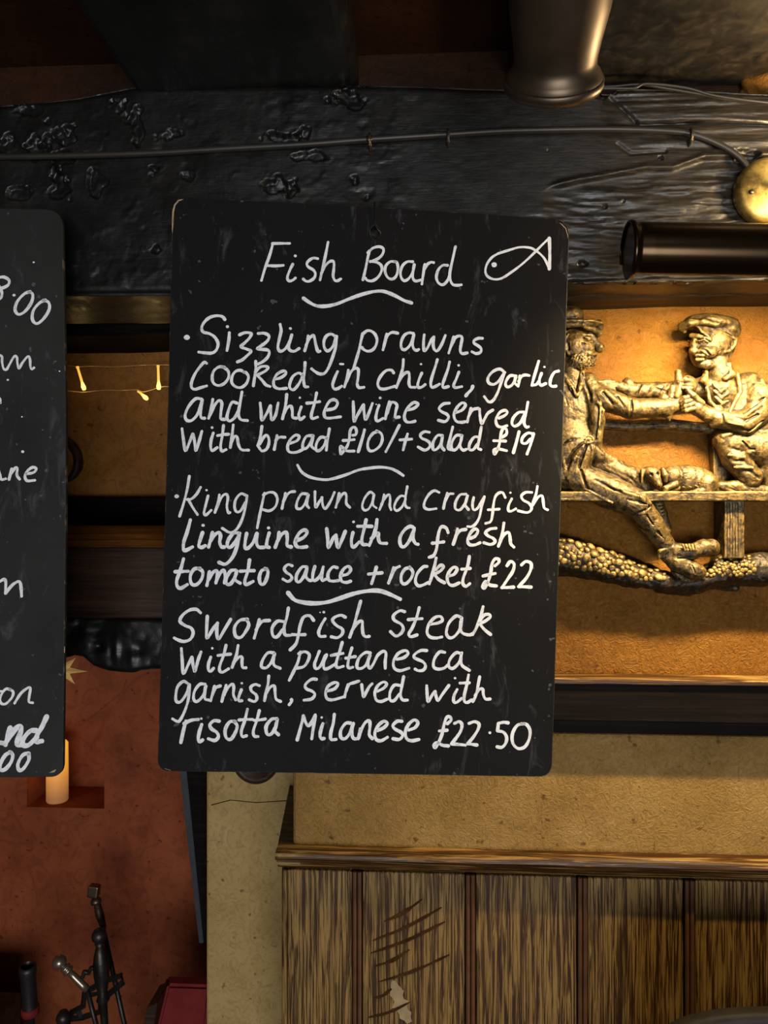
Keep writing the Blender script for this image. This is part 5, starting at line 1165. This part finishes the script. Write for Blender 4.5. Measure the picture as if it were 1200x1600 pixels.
from mathutils.bvhtree import BVHTree
bv = BVHTree.FromPolygons([v.co[:] for v in ground.data.vertices], [p.vertices[:] for p in ground.data.polygons])
bm = bmesh.new(); bmesh.ops.create_icosphere(bm, subdivisions=2, radius=1)
for v in bm.verts: v.co *= 1 + .10 * float(vnoise(v.co.x * 2.2, v.co.y * 2.2, v.co.z * 2.2, 7))
cob_me = bm_mesh(bm, 'cobble'); cob_me.materials.append(MT['gold']); cob_me.polygons.foreach_set('use_smooth', [True] * len(cob_me.polygons))
rb = random.Random(11); placed = []
def inside(X, Y):
    a = np.interp(X, [-330, 40, 100, 260, 420, 560, 700], [1290, 1285, 1320, 1355, 1405, 1470, 1510]); b_ = np.interp(X, [-330, 40, 250, 560, 700], [1470, 1450, 1485, 1545, 1550])
    if X < 690 and a < Y < b_: return True
    a = np.interp(X, [800, 880, 1000, 1500], [1500, 1410, 1420, 1400]); b_ = np.interp(X, [800, 900, 1000, 1500], [1545, 1535, 1520, 1520])
    return X > 800 and a < Y < b_
tries = 0
while len(placed) < 285 and tries < 16000:
    tries += 1
    X = rb.uniform(-60, 1180); Y = rb.uniform(1280, 1555); r = rb.uniform(11, 24) if X < 700 else rb.uniform(9, 16)
    if not inside(X, Y): continue
    if any((X - a) ** 2 + (Y - b) ** 2 < ((r + c) * .80) ** 2 for a, b, c in placed): continue
    p0 = rel(X, Y, 400); hit = bv.ray_cast(Vector(p0), Vector((0, 1, 0)))
    if hit[0] is None: continue
    placed.append((X, Y, r))
    o = bpy.data.objects.new('cobble', cob_me); COL.objects.link(o)
    R = hit[1].to_track_quat('Z', 'Y').to_matrix().to_4x4() @ Matrix.Rotation(rb.uniform(0, 6.28), 4, 'Z')
    o.matrix_world = Matrix.Translation(hit[0] + hit[1] * r * CU * .15) @ R @ Matrix.Diagonal((r * CU * 1.05, r * CU * rb.uniform(.85, 1.05), r * CU * .62, 1))
    mw = o.matrix_world.copy(); o.parent = rp_; o.matrix_parent_inverse = Matrix.Translation(-rp_.location); o.matrix_basis = mw
# ------------------------------------------------------------------ smaller things
# cable clipped along the beam
pts = [L(x, y, BD - .006 - (0.002 if 0 < x < 700 else 0)) for x, y in catmull([(-200, 245), (0, 245), (120, 243), (240, 239), (360, 232), (470, 226), (560, 219), (620, 215), (700, 210), (780, 205), (860, 203), (960, 202), (1050, 205), (1085, 211), (1120, 224), (1150, 242), (1168, 262), (1176, 285)], 5)]
cb = empty('beam_cable', L(600, 216, BD)); tag(cb, 'black-painted electric cable clipped along the ceiling beam to the brass plate', 'cable')
tube('cable', pts, .0034, MT['cable'], cb, 10)
for x, y in [(578, 219), (700, 213), (1079, 211)]:
    bm = bmesh.new(); c = L(x, y, BD - .006)
    add_tube(bm, [c + Vector((0, .008, .0046)), c + Vector((0, -.002, .0056)), c + Vector((0, -.0048, .002)), c + Vector((0, -.0046, -.004)), c + Vector((0, 0, -.008)), c + Vector((0, .008, -.0085))], .0018, 6)
    add_tube(bm, [c + Vector((0, -.004, -.006)), c + Vector((0, .008, -.006))], .0022, 8)
    link('cable_clip', bm_mesh(bm), MT['pewter'] if x != 700 else MT['cable'], cb, smooth=True)
th = empty('thin_wires', L(1050, 140, .835)); tag(th, 'pair of thin dark wires lying along the top edge of the beam', 'wire')
for k, pl in enumerate([[(928, 136), (960, 135), (1000, 132), (1040, 138), (1100, 148), (1150, 156), (1260, 158)], [(900, 140), (950, 138), (990, 138), (1010, 131), (1070, 137), (1120, 150), (1200, 160), (1260, 163)]]):
    tube('wire', [L(x, y, .834 - .003 * k) for x, y in catmull(pl, 5)], .0016, MT['cable'], th, 8)

# brass disc of the wall lamp
c = L(1201, 300, BD - .004)
wl_ = empty('brass_wall_lamp', c); tag(wl_, 'round brass wall lamp plate at the right edge on the beam', 'lamp')
lathe('backplate', [(0, .012), (.012, .012), (.022, .011), (.030, .009), (.0345, .006), (.0358, .003), (.0358, -.004), (0, -.004)], frame(c, (0, -1, 0)), MT['brass'], wl_, 48)
lathe('screw', [(0, .0035), (.0026, .003), (.0034, .0), (0, 0)], frame(L(1173, 301, BD - .0125), (0, -1, 0)), MT['pewter'], wl_, 12)
tube('lamp_arm', [c + Vector((.004, -.01, 0)), c + Vector((.01, -.05, .0)), c + Vector((.05, -.075, -.005))], .005, MT['brass'], wl_, 10)

# picture lamp: bronze tube with rolled end
ca = L(980, 393, .74); ce = L(1500, 402, .74)
pl = empty('picture_lamp', ca); tag(pl, 'dark bronze tubular picture lamp over the relief', 'lamp')
R_ = .0262
bm = bmesh.new(); M = frame(ca, (1, 0, (ce.z - ca.z) / (ce.x - ca.x)))
ln = (ce - ca).length
X = Vector((1, 0, 0)); n = 40
# shade is open along the bottom: an arc from the lower back, over the top, to the lower front
a0, a1 = math.radians(-8), math.radians(248)
def arc(x, r, z0): return [bm.verts.new((x, ca.y + r * math.cos(a), z0 + r * math.sin(a))) for a in np.linspace(a0, a1, n)]
secs = [(0, R_), (.0, R_ * 1.05), (.002, R_ * 1.07), (.004, R_ * 1.05), (.006, R_ * .985), (.009, R_ * .985), (.0105, R_ * 1.0)] + [(t, R_) for t in np.linspace(.02, ln, 10)]
outs = [arc(ca.x + x, r, ca.z + (ce.z - ca.z) * x / ln) for x, r in secs]
for a, b in zip(outs[:-1], outs[1:]):
    for k in range(n - 1): bm.faces.new((a[k], a[k + 1], b[k + 1], b[k]))
me = bm_mesh(bm)
sh = link('lamp_shade', me, MT['bronze'], pl, smooth=True)
md = sh.modifiers.new('s', 'SOLIDIFY'); md.thickness = .0012; md.offset = 0
for nm, x in (('end_cap', ca.x + .003), ('end_cap', ce.x - .003)):
    lathe(nm, [(0, -.0015), (R_ * .99, -.0015), (R_ * .99, .0015), (0, .0015)], frame((x, ca.y, ca.z if x < ce.x - .1 else ce.z), (1, 0, 0)), MT['bronze'], pl, 40, smooth=False)
tube('lamp_arm', [(ca.x + .16, ca.y + .02, ca.z + .015), (ca.x + .16, BD - .002, ca.z + .03)], .005, MT['brass'], pl, 10)
tube('lamp_tube', [(ca.x + .02, ca.y - .002, ca.z + .006), (ce.x - .02, ca.y - .002, ce.z + .006)], .007, m_emit('warm_tube_glass', (255, 214, 150), 3.0), pl, 12)

# tankard hanging upside down from the joist
ct = cam2w(864, 138, .60)
axis = Vector((-.05, -1.15, 1)).normalized()
tk = empty('pewter_tankard', ct); tag(tk, 'tarnished pewter tankard hanging base-down from the ceiling joist', 'tankard')
M = frame(ct, axis)
lathe('body', [(0, .004), (.020, .003), (.0285, .001), (.0345, .0), (.0368, .003), (.0372, .008), (.0350, .012), (.0320, .0155), (.0312, .021), (.0328, .034), (.0365, .055), (.0385, .085), (.0395, .115), (.0405, .135), (.0425, .1385), (.0425, .142), (.040, .1425), (.0385, .138), (.037, .11), (.034, .05), (.028, .03), (0, .028)], M, MT['pewter'], tk, 56)
lathe('base_ring', [(.0335, -.0006), (.0372, -.0002), (.0385, .003), (.0384, .0065), (.0370, .008), (.0345, .004)], M, MT['pewter'], tk, 56)
hp = [M @ Vector(p) for p in [(.036, 0, .045), (.052, 0, .04), (.066, 0, .06), (.068, 0, .09), (.058, 0, .115), (.040, 0, .12)]]
hp = [ct + Matrix.Rotation(math.radians(100), 4, axis) @ (p - ct) for p in hp]
tube('handle', catmull(hp, 5), .0042, MT['pewter'], tk, 10)
hk = tube('ceiling_hook', [hp[3] + Vector((0, 0, .004)), hp[3] + Vector((.004, .004, .004)), hp[3] + Vector((.004, .0, .05)), Vector((hp[3].x + .004, hp[3].y, ZB + .004))], .0018, MT['iron'], tk, 8)

# fairy lights in the alcove
FL = 1.09
fl = empty('string_lights', L(180, 575, FL)); tag(fl, 'string of small warm fairy lights in the alcove between the boards', 'string lights')
rn = random.Random(4)
def wpl(pl, d, r=.0009): return tube('wire', [L(x, y, d + rn.uniform(-.002, .002)) for x, y in catmull(pl, 5)], r, MT['wirew'], fl, 6)
wpl([(-150, 568), (60, 573), (105, 571), (121, 573), (140, 572), (180, 573), (215, 571), (247, 570), (330, 571)], FL)
wpl([(-150, 614), (60, 611), (105, 611), (130, 613), (160, 610), (190, 610), (213, 609), (225, 612), (248, 606), (266, 604), (330, 610)], FL - .006)
ml = m_emit('fairy_light_tip', (255, 226, 120), 1.5); ms = m_emit('fairy_light_stem', (255, 190, 80), .9, (220, 170, 80))
for (xa, ya), (xb, yb) in [((121, 573), (130, 603)), ((247, 571), (248, 602)), ((216, 611), (226, 620))]:
    p, q_ = L(xa, ya, FL), L(xb, yb, FL - .006); dr = (q_ - p).normalized(); ln_ = (q_ - p).length
    bmb = lathe('bulb', [(0, -.007), (.0016, -.007), (.0026, -.002), (.0034, .002), (.0026, .006), (0, .0072)], frame(q_, dr), ml, fl, 12)
    s = lathe('bulb_stem', [(0, 0), (.0021, 0), (.0021, .002), (.0017, .004), (.0019, max(.005, ln_ - .005)), (0, max(.005, ln_ - .005))], frame(p, dr), ms, bmb, 10)
    light('fairy_glow', 'POINT', q_ + Vector((0, -.012, -.004)), .006, (1, .72, .3), shadow_soft_size=.004)

# round wooden plaque peeping out beside the left board
c = L(86, 722, AL - .006)
rg = lathe('wooden_ring', [(.030, .004), (.034, .009), (.0385, .009), (.0415, .004), (.0415, -.004), (.030, -.004), (.030, .004)], frame(c, (0, -1, 0)), MT['brownwood'], None, 48)
tag(rg, 'brown wooden ring on the alcove wall half hidden behind the left board', 'ring')
# disc behind the fish board on the pillar
c = L(401, 1186, PIL)
dsc = empty('round_plaque', c); tag(dsc, 'round brown plaque on the pillar showing below the fish board', 'plaque')
lathe('plaque_disc', [(0, .008), (.022, .008), (.026, .012), (.031, .013), (.0352, .009), (.036, .0), (0, 0)], frame(c, (0, -1, 0)), MT['brownwood'], dsc, 48)

# star on the recess wall
c = L(98, 1047, RB); bm = bmesh.new(); front = bm.verts.new((c.x, RB - .010, c.z)); ring = []
for k in range(16):
    a = math.radians(90 - k * 22.5 - 2); r = (.052 if k % 4 == 0 else .038) if k % 2 == 0 else .0165
    ring.append(bm.verts.new((c.x + r * math.cos(a), RB - .0015, c.z + r * math.sin(a))))
for k in range(16): bm.faces.new((front, ring[k], ring[(k + 1) % 16]))
bm.faces.new(ring); bmesh.ops.recalc_face_normals(bm, faces=bm.faces)
st = link('wall_star', bm_mesh(bm), MT['star']); tag(st, 'pale gold many-pointed star on the terracotta wall beside the left board', 'star')

# electric candle standing in the niche
cz = n_z0; cc = L(95, 1240, RB + .05); cx = cc.x
cd = empty('candle', (cx, RB + .045, cz)); tag(cd, 'glowing cream pillar candle in the terracotta niche', 'candle')
m, nt, b = new_mat('glowing_wax'); g = N(nt, 'ShaderNodeTexCoord'); sp_ = N(nt, 'ShaderNodeSeparateXYZ'); nt.links.new(g.outputs['Generated'], sp_.inputs[0])
r = ramp(nt, [(.08, (.22, .09, .03, 1)), (.40, (.7, .28, .05, 1)), (.58, (1.1, .42, .03, 1)), (1.0, (1.3, .60, .06, 1))], sp_.outputs['Z'])
b.inputs['Base Color'].default_value = lin((190, 130, 80)); nt.links.new(r.outputs[0], b.inputs['Emission Color']); b.inputs['Emission Strength'].default_value = .62; b.inputs['Roughness'].default_value = .5
b.inputs['Subsurface Weight'].default_value = .3
hc = Zp(1162, 95, RB + .02) - cz
lathe('wax', [(0, 0), (.0195, 0), (.0215, .003), (.0215, hc * .5), (.021, hc - .004), (.018, hc), (.014, hc - .004), (0, hc - .006)], frame((cx, RB + .035, cz), (0, 0, 1)), m, cd, 36)
tube('wick', [(cx, RB + .035, cz + hc - .007), (cx, RB + .035, cz + hc + .006)], .001, MT['iron'], cd, 6)
light('candle_glow', 'POINT', (cx + .005, RB - .012, cz + hc + .0), .05, (1, .55, .2), shadow_soft_size=.015)

# fire irons
FD = 1.27
def W(px, py, d=FD): return L(px, py, d)
fs = empty('fire_iron_stand', (W(165, 1600).x, FD, .45)); tag(fs, 'dark iron companion stand with turned stem and ball finial on the hearth', 'fire iron stand')
top = W(155, 1462); bot = Vector((W(176, 1900).x, FD, .46)); ax = (top - bot).normalized()
def along(t): return bot + (top - bot) * t
Ls_ = (top - bot).length
lathe('turned_stem', [(0, 0), (.006, 0), (.006, Ls_ - .16), (.0065, Ls_ - .115), (.011, Ls_ - .108), (.0075, Ls_ - .098), (.0125, Ls_ - .07), (.0135, Ls_ - .05), (.010, Ls_ - .03), (.006, Ls_ - .018), (.008, Ls_ - .013), (.005, Ls_ - .010), (0, Ls_ - .009)], frame(bot, ax), MT['iron'], fs, 20)
bm = bmesh.new(); bmesh.ops.create_uvsphere(bm, u_segments=20, v_segments=12, radius=.0125, matrix=Matrix.Translation(top)); link('ball_finial', bm_mesh(bm), MT['iron'], fs, smooth=True)
lathe('foot', [(0, .02), (.02, .018), (.045, .008), (.05, 0), (0, 0)], frame((bot.x, FD, .45), (0, 0, 1)), MT['iron'], fs, 32)
# rack bracket with open loops
def bar(bm, pts, r=.0042, sq=True): add_tube(bm, pts, r, 4 if sq else 8)
bm = bmesh.new()
for seg_ in ([(110, 1592), (128, 1590), (158, 1580), (162, 1560), (192, 1535), (190, 1524), (160, 1534)], [(160, 1534), (132, 1552), (130, 1572), (112, 1582), (110, 1592)], [(134, 1556), (156, 1552), (158, 1580)], [(160, 1534), (164, 1560)], [(122, 1578), (126, 1590)]):
    bar(bm, [W(x, y, FD - .014 + .0001 * x) for x, y in seg_], .0052)
link('rack', bm_mesh(bm), MT['iron'], fs)
tube('curled_hook', [W(x, y, FD + .01) for x, y in catmull([(158, 1508), (150, 1514), (143, 1512), (138, 1520), (132, 1518), (130, 1525), (126, 1530)], 5)], .0035, MT['iron'], fs, 8)
pk = empty('fire_poker', (W(205, 1900, FD + .06).x, FD + .06, .45)); tag(pk, 'poker with square brass-capped handle standing highest in the rack', 'poker')
p0, p1 = W(151, 1408, FD + .06), Vector((W(232, 1900, FD + .06).x, FD + .06, .455))
tube('handle_shaft', [W(150, 1405, FD + .06), W(156, 1430, FD + .06), W(162, 1450, FD + .06)], [.005, .0075, .005], MT['brownwood'], pk, 10)
tube('shaft', [W(161, 1450, FD + .06), p1], .0044, MT['iron'], pk, 8)
bm = bmesh.new(); add_box(bm, -.0095, .0095, -.008, .008, -.010, .011, .003, 2, Matrix.Translation(W(147, 1392, FD + .06)) @ Matrix.Rotation(.12, 4, 'Y')); link('square_cap', bm_mesh(bm), MT['pewter'], pk)
lathe('collar', [(.004, -.006), (.009, -.005), (.0095, 0), (.007, .004), (.004, .006)], frame(W(150, 1407, FD + .06), (-.1, 0, 1)), MT['pewter'], pk, 16)
tg = empty('fire_tongs', (W(160, 1900, FD - .07).x, FD - .07, .45)); tag(tg, 'fire tool with steel ball handle leaning left out of the rack', 'fire tool')
a_, b_ = W(93, 1503, FD - .075), W(136, 1546, FD - .07); dd = (a_ - b_).normalized(); ln_ = (a_ - b_).length
bm = bmesh.new(); bmesh.ops.create_uvsphere(bm, u_segments=24, v_segments=16, radius=.0108, matrix=Matrix.Translation(a_)); link('ball_handle', bm_mesh(bm), MT['steel'], tg, smooth=True)
lathe('handle_stem', [(0, 0), (.0055, 0), (.006, .01), (.0055, .03), (.0045, ln_ - .024), (.0085, ln_ - .021), (.0085, ln_ - .018), (.006, ln_ - .0165), (.0085, ln_ - .015), (.008, ln_ - .012), (.004, ln_ - .009), (0, ln_ - .008)], frame(b_, dd), MT['steel'], tg, 18)
tube('shaft', [b_, W(150, 1600, FD - .07), Vector((W(176, 1900, FD - .07).x, FD - .07, .455))], .004, MT['iron'], tg, 8)
br = empty('black_handled_brush', (W(45, 1900, FD).x, FD, .45)); tag(br, 'black hollow tube handle with red band at lower left', 'brush')
a_ = W(43, 1512, FD); lnb = a_.z - .45
Mb = frame(a_, (.0, -.12, 1))
lathe('handle_grip', [(.0105, .004), (.0135, .003), (.0142, -.004), (.0135, -.012), (.0125, -.02), (.0125, -.075), (.0135, -.08), (.006, -.09), (.006, -.13), (0, -.13)], Mb, MT['blackleather'], br, 28)
lathe('handle_mouth', [(.0105, .004), (.008, -.002), (.0075, -.03), (0, -.03)], Mb, MT['iron'], br, 28)
lathe('red_band', [(.0127, -.072), (.0145, -.073), (.015, -.079), (.0145, -.085), (.012, -.086)], Mb, MT['redcloth'], br, 28)
tube('shaft', [Mb @ Vector((0, 0, -.12)), Vector((W(45, 1900).x, FD + .06, .47))], .005, MT['iron'], br, 8)
lathe('brush_head', [(0, .05), (.02, .045), (.03, .0), (0, 0)], frame((W(45, 1900).x, FD + .06, .45), (0, 0, 1)), MT['iron'], br, 20)
kb = empty('dark_knob_tool', (W(98, 1900, FD - .04).x, FD - .05, .45)); tag(kb, 'small glossy black knobbed tool top beside the rack', 'fire tool')
lathe('knob', [(0, .014), (.006, .013), (.0105, .006), (.0115, 0), (.009, -.005), (.011, -.008), (.0115, -.014), (.008, -.02), (.005, -.024), (0, -.024)], frame(W(99, 1592, FD - .05), (0, 0, 1)), MT['iron'], kb, 20)
tube('shaft', [W(99, 1600, FD - .05) + Vector((0, 0, -.01)), Vector((W(99, 1600, FD - .05).x, FD - .05, .455))], .004, MT['iron'], kb, 8)
lgx = W(-6, 1590, FD)
bl = box('wooden_block', lgx.x - .12, W(9, 1590, FD).x, FD - .05, FD + .05, .45, W(5, 1578, FD).z, MT['brownwood'], None, .004); tag(bl, 'brown wooden box corner at the very left bottom edge', 'box')

# wine red chest at the foot of the pillar
rc = empty('red_chest', L(290, 1700, 1.22)); tag(rc, 'wine-red chest with brown side tucked left of the pillar', 'chest')
def q3(px, py, d): p = L(px, py, d); return p
tz = q3(318, 1541, 1.19).z
xr = PL - .004
f1_, f2_ = q3(262, 1541, 1.19), q3(255, 1541, 1.30)
bm = bmesh.new()
TL = [Vector((q3(262, 1541, 1.19).x, 1.19, tz)), Vector((xr, 1.19, tz)), Vector((xr, 1.212, tz + .003)), Vector((q3(262, 1541, 1.19).x - .01, 1.212, tz + .003))]
BLx = [Vector((q3(232, 1640, 1.16).x, 1.13, tz - .13)), Vector((xr, 1.13, tz - .13)), Vector((xr, 1.212, tz - .13)), Vector((q3(232, 1640, 1.16).x, 1.212, tz - .13))]
tv = [bm.verts.new(v) for v in TL]; bv = [bm.verts.new(v) for v in BLx]
bm.faces.new(tv); bm.faces.new(bv[::-1])
for k in range(4): bm.faces.new((tv[k], bv[k], bv[(k + 1) % 4], tv[(k + 1) % 4]))
bmesh.ops.recalc_face_normals(bm, faces=bm.faces); bmesh.ops.bevel(bm, geom=bm.edges[:], offset=.004, segments=2, affect='EDGES')
link('sloping_lid', bm_mesh(bm), MT['redcloth'], rc)
box('chest_body', q3(232, 1640, 1.16).x + .002, xr, 1.13, 1.212, .45, tz - .13, MT['brownwood'], rc, .003)
slab('side_board', [(TL[0].x - .016, tz - .006), (TL[0].x - .001, tz), (BLx[0].x - .001, tz - .13), (BLx[0].x - .024, tz - .13)], 1.145, 1.20, MT['brownwood'], rc, .001)

# chair whose back top shows at lower right
chd = .74
ctop = L(1150, 1577, chd)
ch = empty('leather_chair', (ctop.x + .06, chd, 0)); tag(ch, 'dark grey leather chair, only its rounded back top visible at lower right', 'chair')
bm = bmesh.new()
cx0 = ctop.x + .115; w2 = .19; zt_ = ctop.z
nseg = 40; fr, bk = [], []
for k in range(nseg + 1):
    a = math.pi * k / nseg
    x = cx0 - w2 * math.copysign(abs(math.cos(a)) ** .55, math.cos(a)); z = zt_ - .07 + .07 * abs(math.sin(a)) ** .55
    fr.append((x, z))
poly = fr + [(cx0 + w2 * .95, .55), (cx0 - w2 * .95, .55)]
bmx = [bm.verts.new((x, chd - .02, z)) for x, z in poly]; bmy = [bm.verts.new((x, chd + .02, z)) for x, z in poly]
bm.faces.new(bmx); bm.faces.new(bmy[::-1])
for k in range(len(poly)): bm.faces.new((bmx[k], bmy[k], bmy[(k + 1) % len(poly)], bmx[(k + 1) % len(poly)]))
bmesh.ops.recalc_face_normals(bm, faces=bm.faces); bmesh.ops.bevel(bm, geom=[e for e in bm.edges if abs(e.verts[0].co.y - e.verts[1].co.y) < .001], offset=.012, segments=4, affect='EDGES')
link('backrest', bm_mesh(bm), MT['greyleather'], ch, smooth=True)
box('seat', cx0 - .2, cx0 + .2, chd - .42, chd + .02, .42, .50, MT['greyleather'], ch, .02, 4)
for sx in (-1, 1):
    for y in (chd - .39, chd):
        box('leg', cx0 + sx * .17 - .016, cx0 + sx * .17 + .016, y - .016, y + .016, 0, .56 if y == chd else .43, MT['brownwood'], ch, .003)
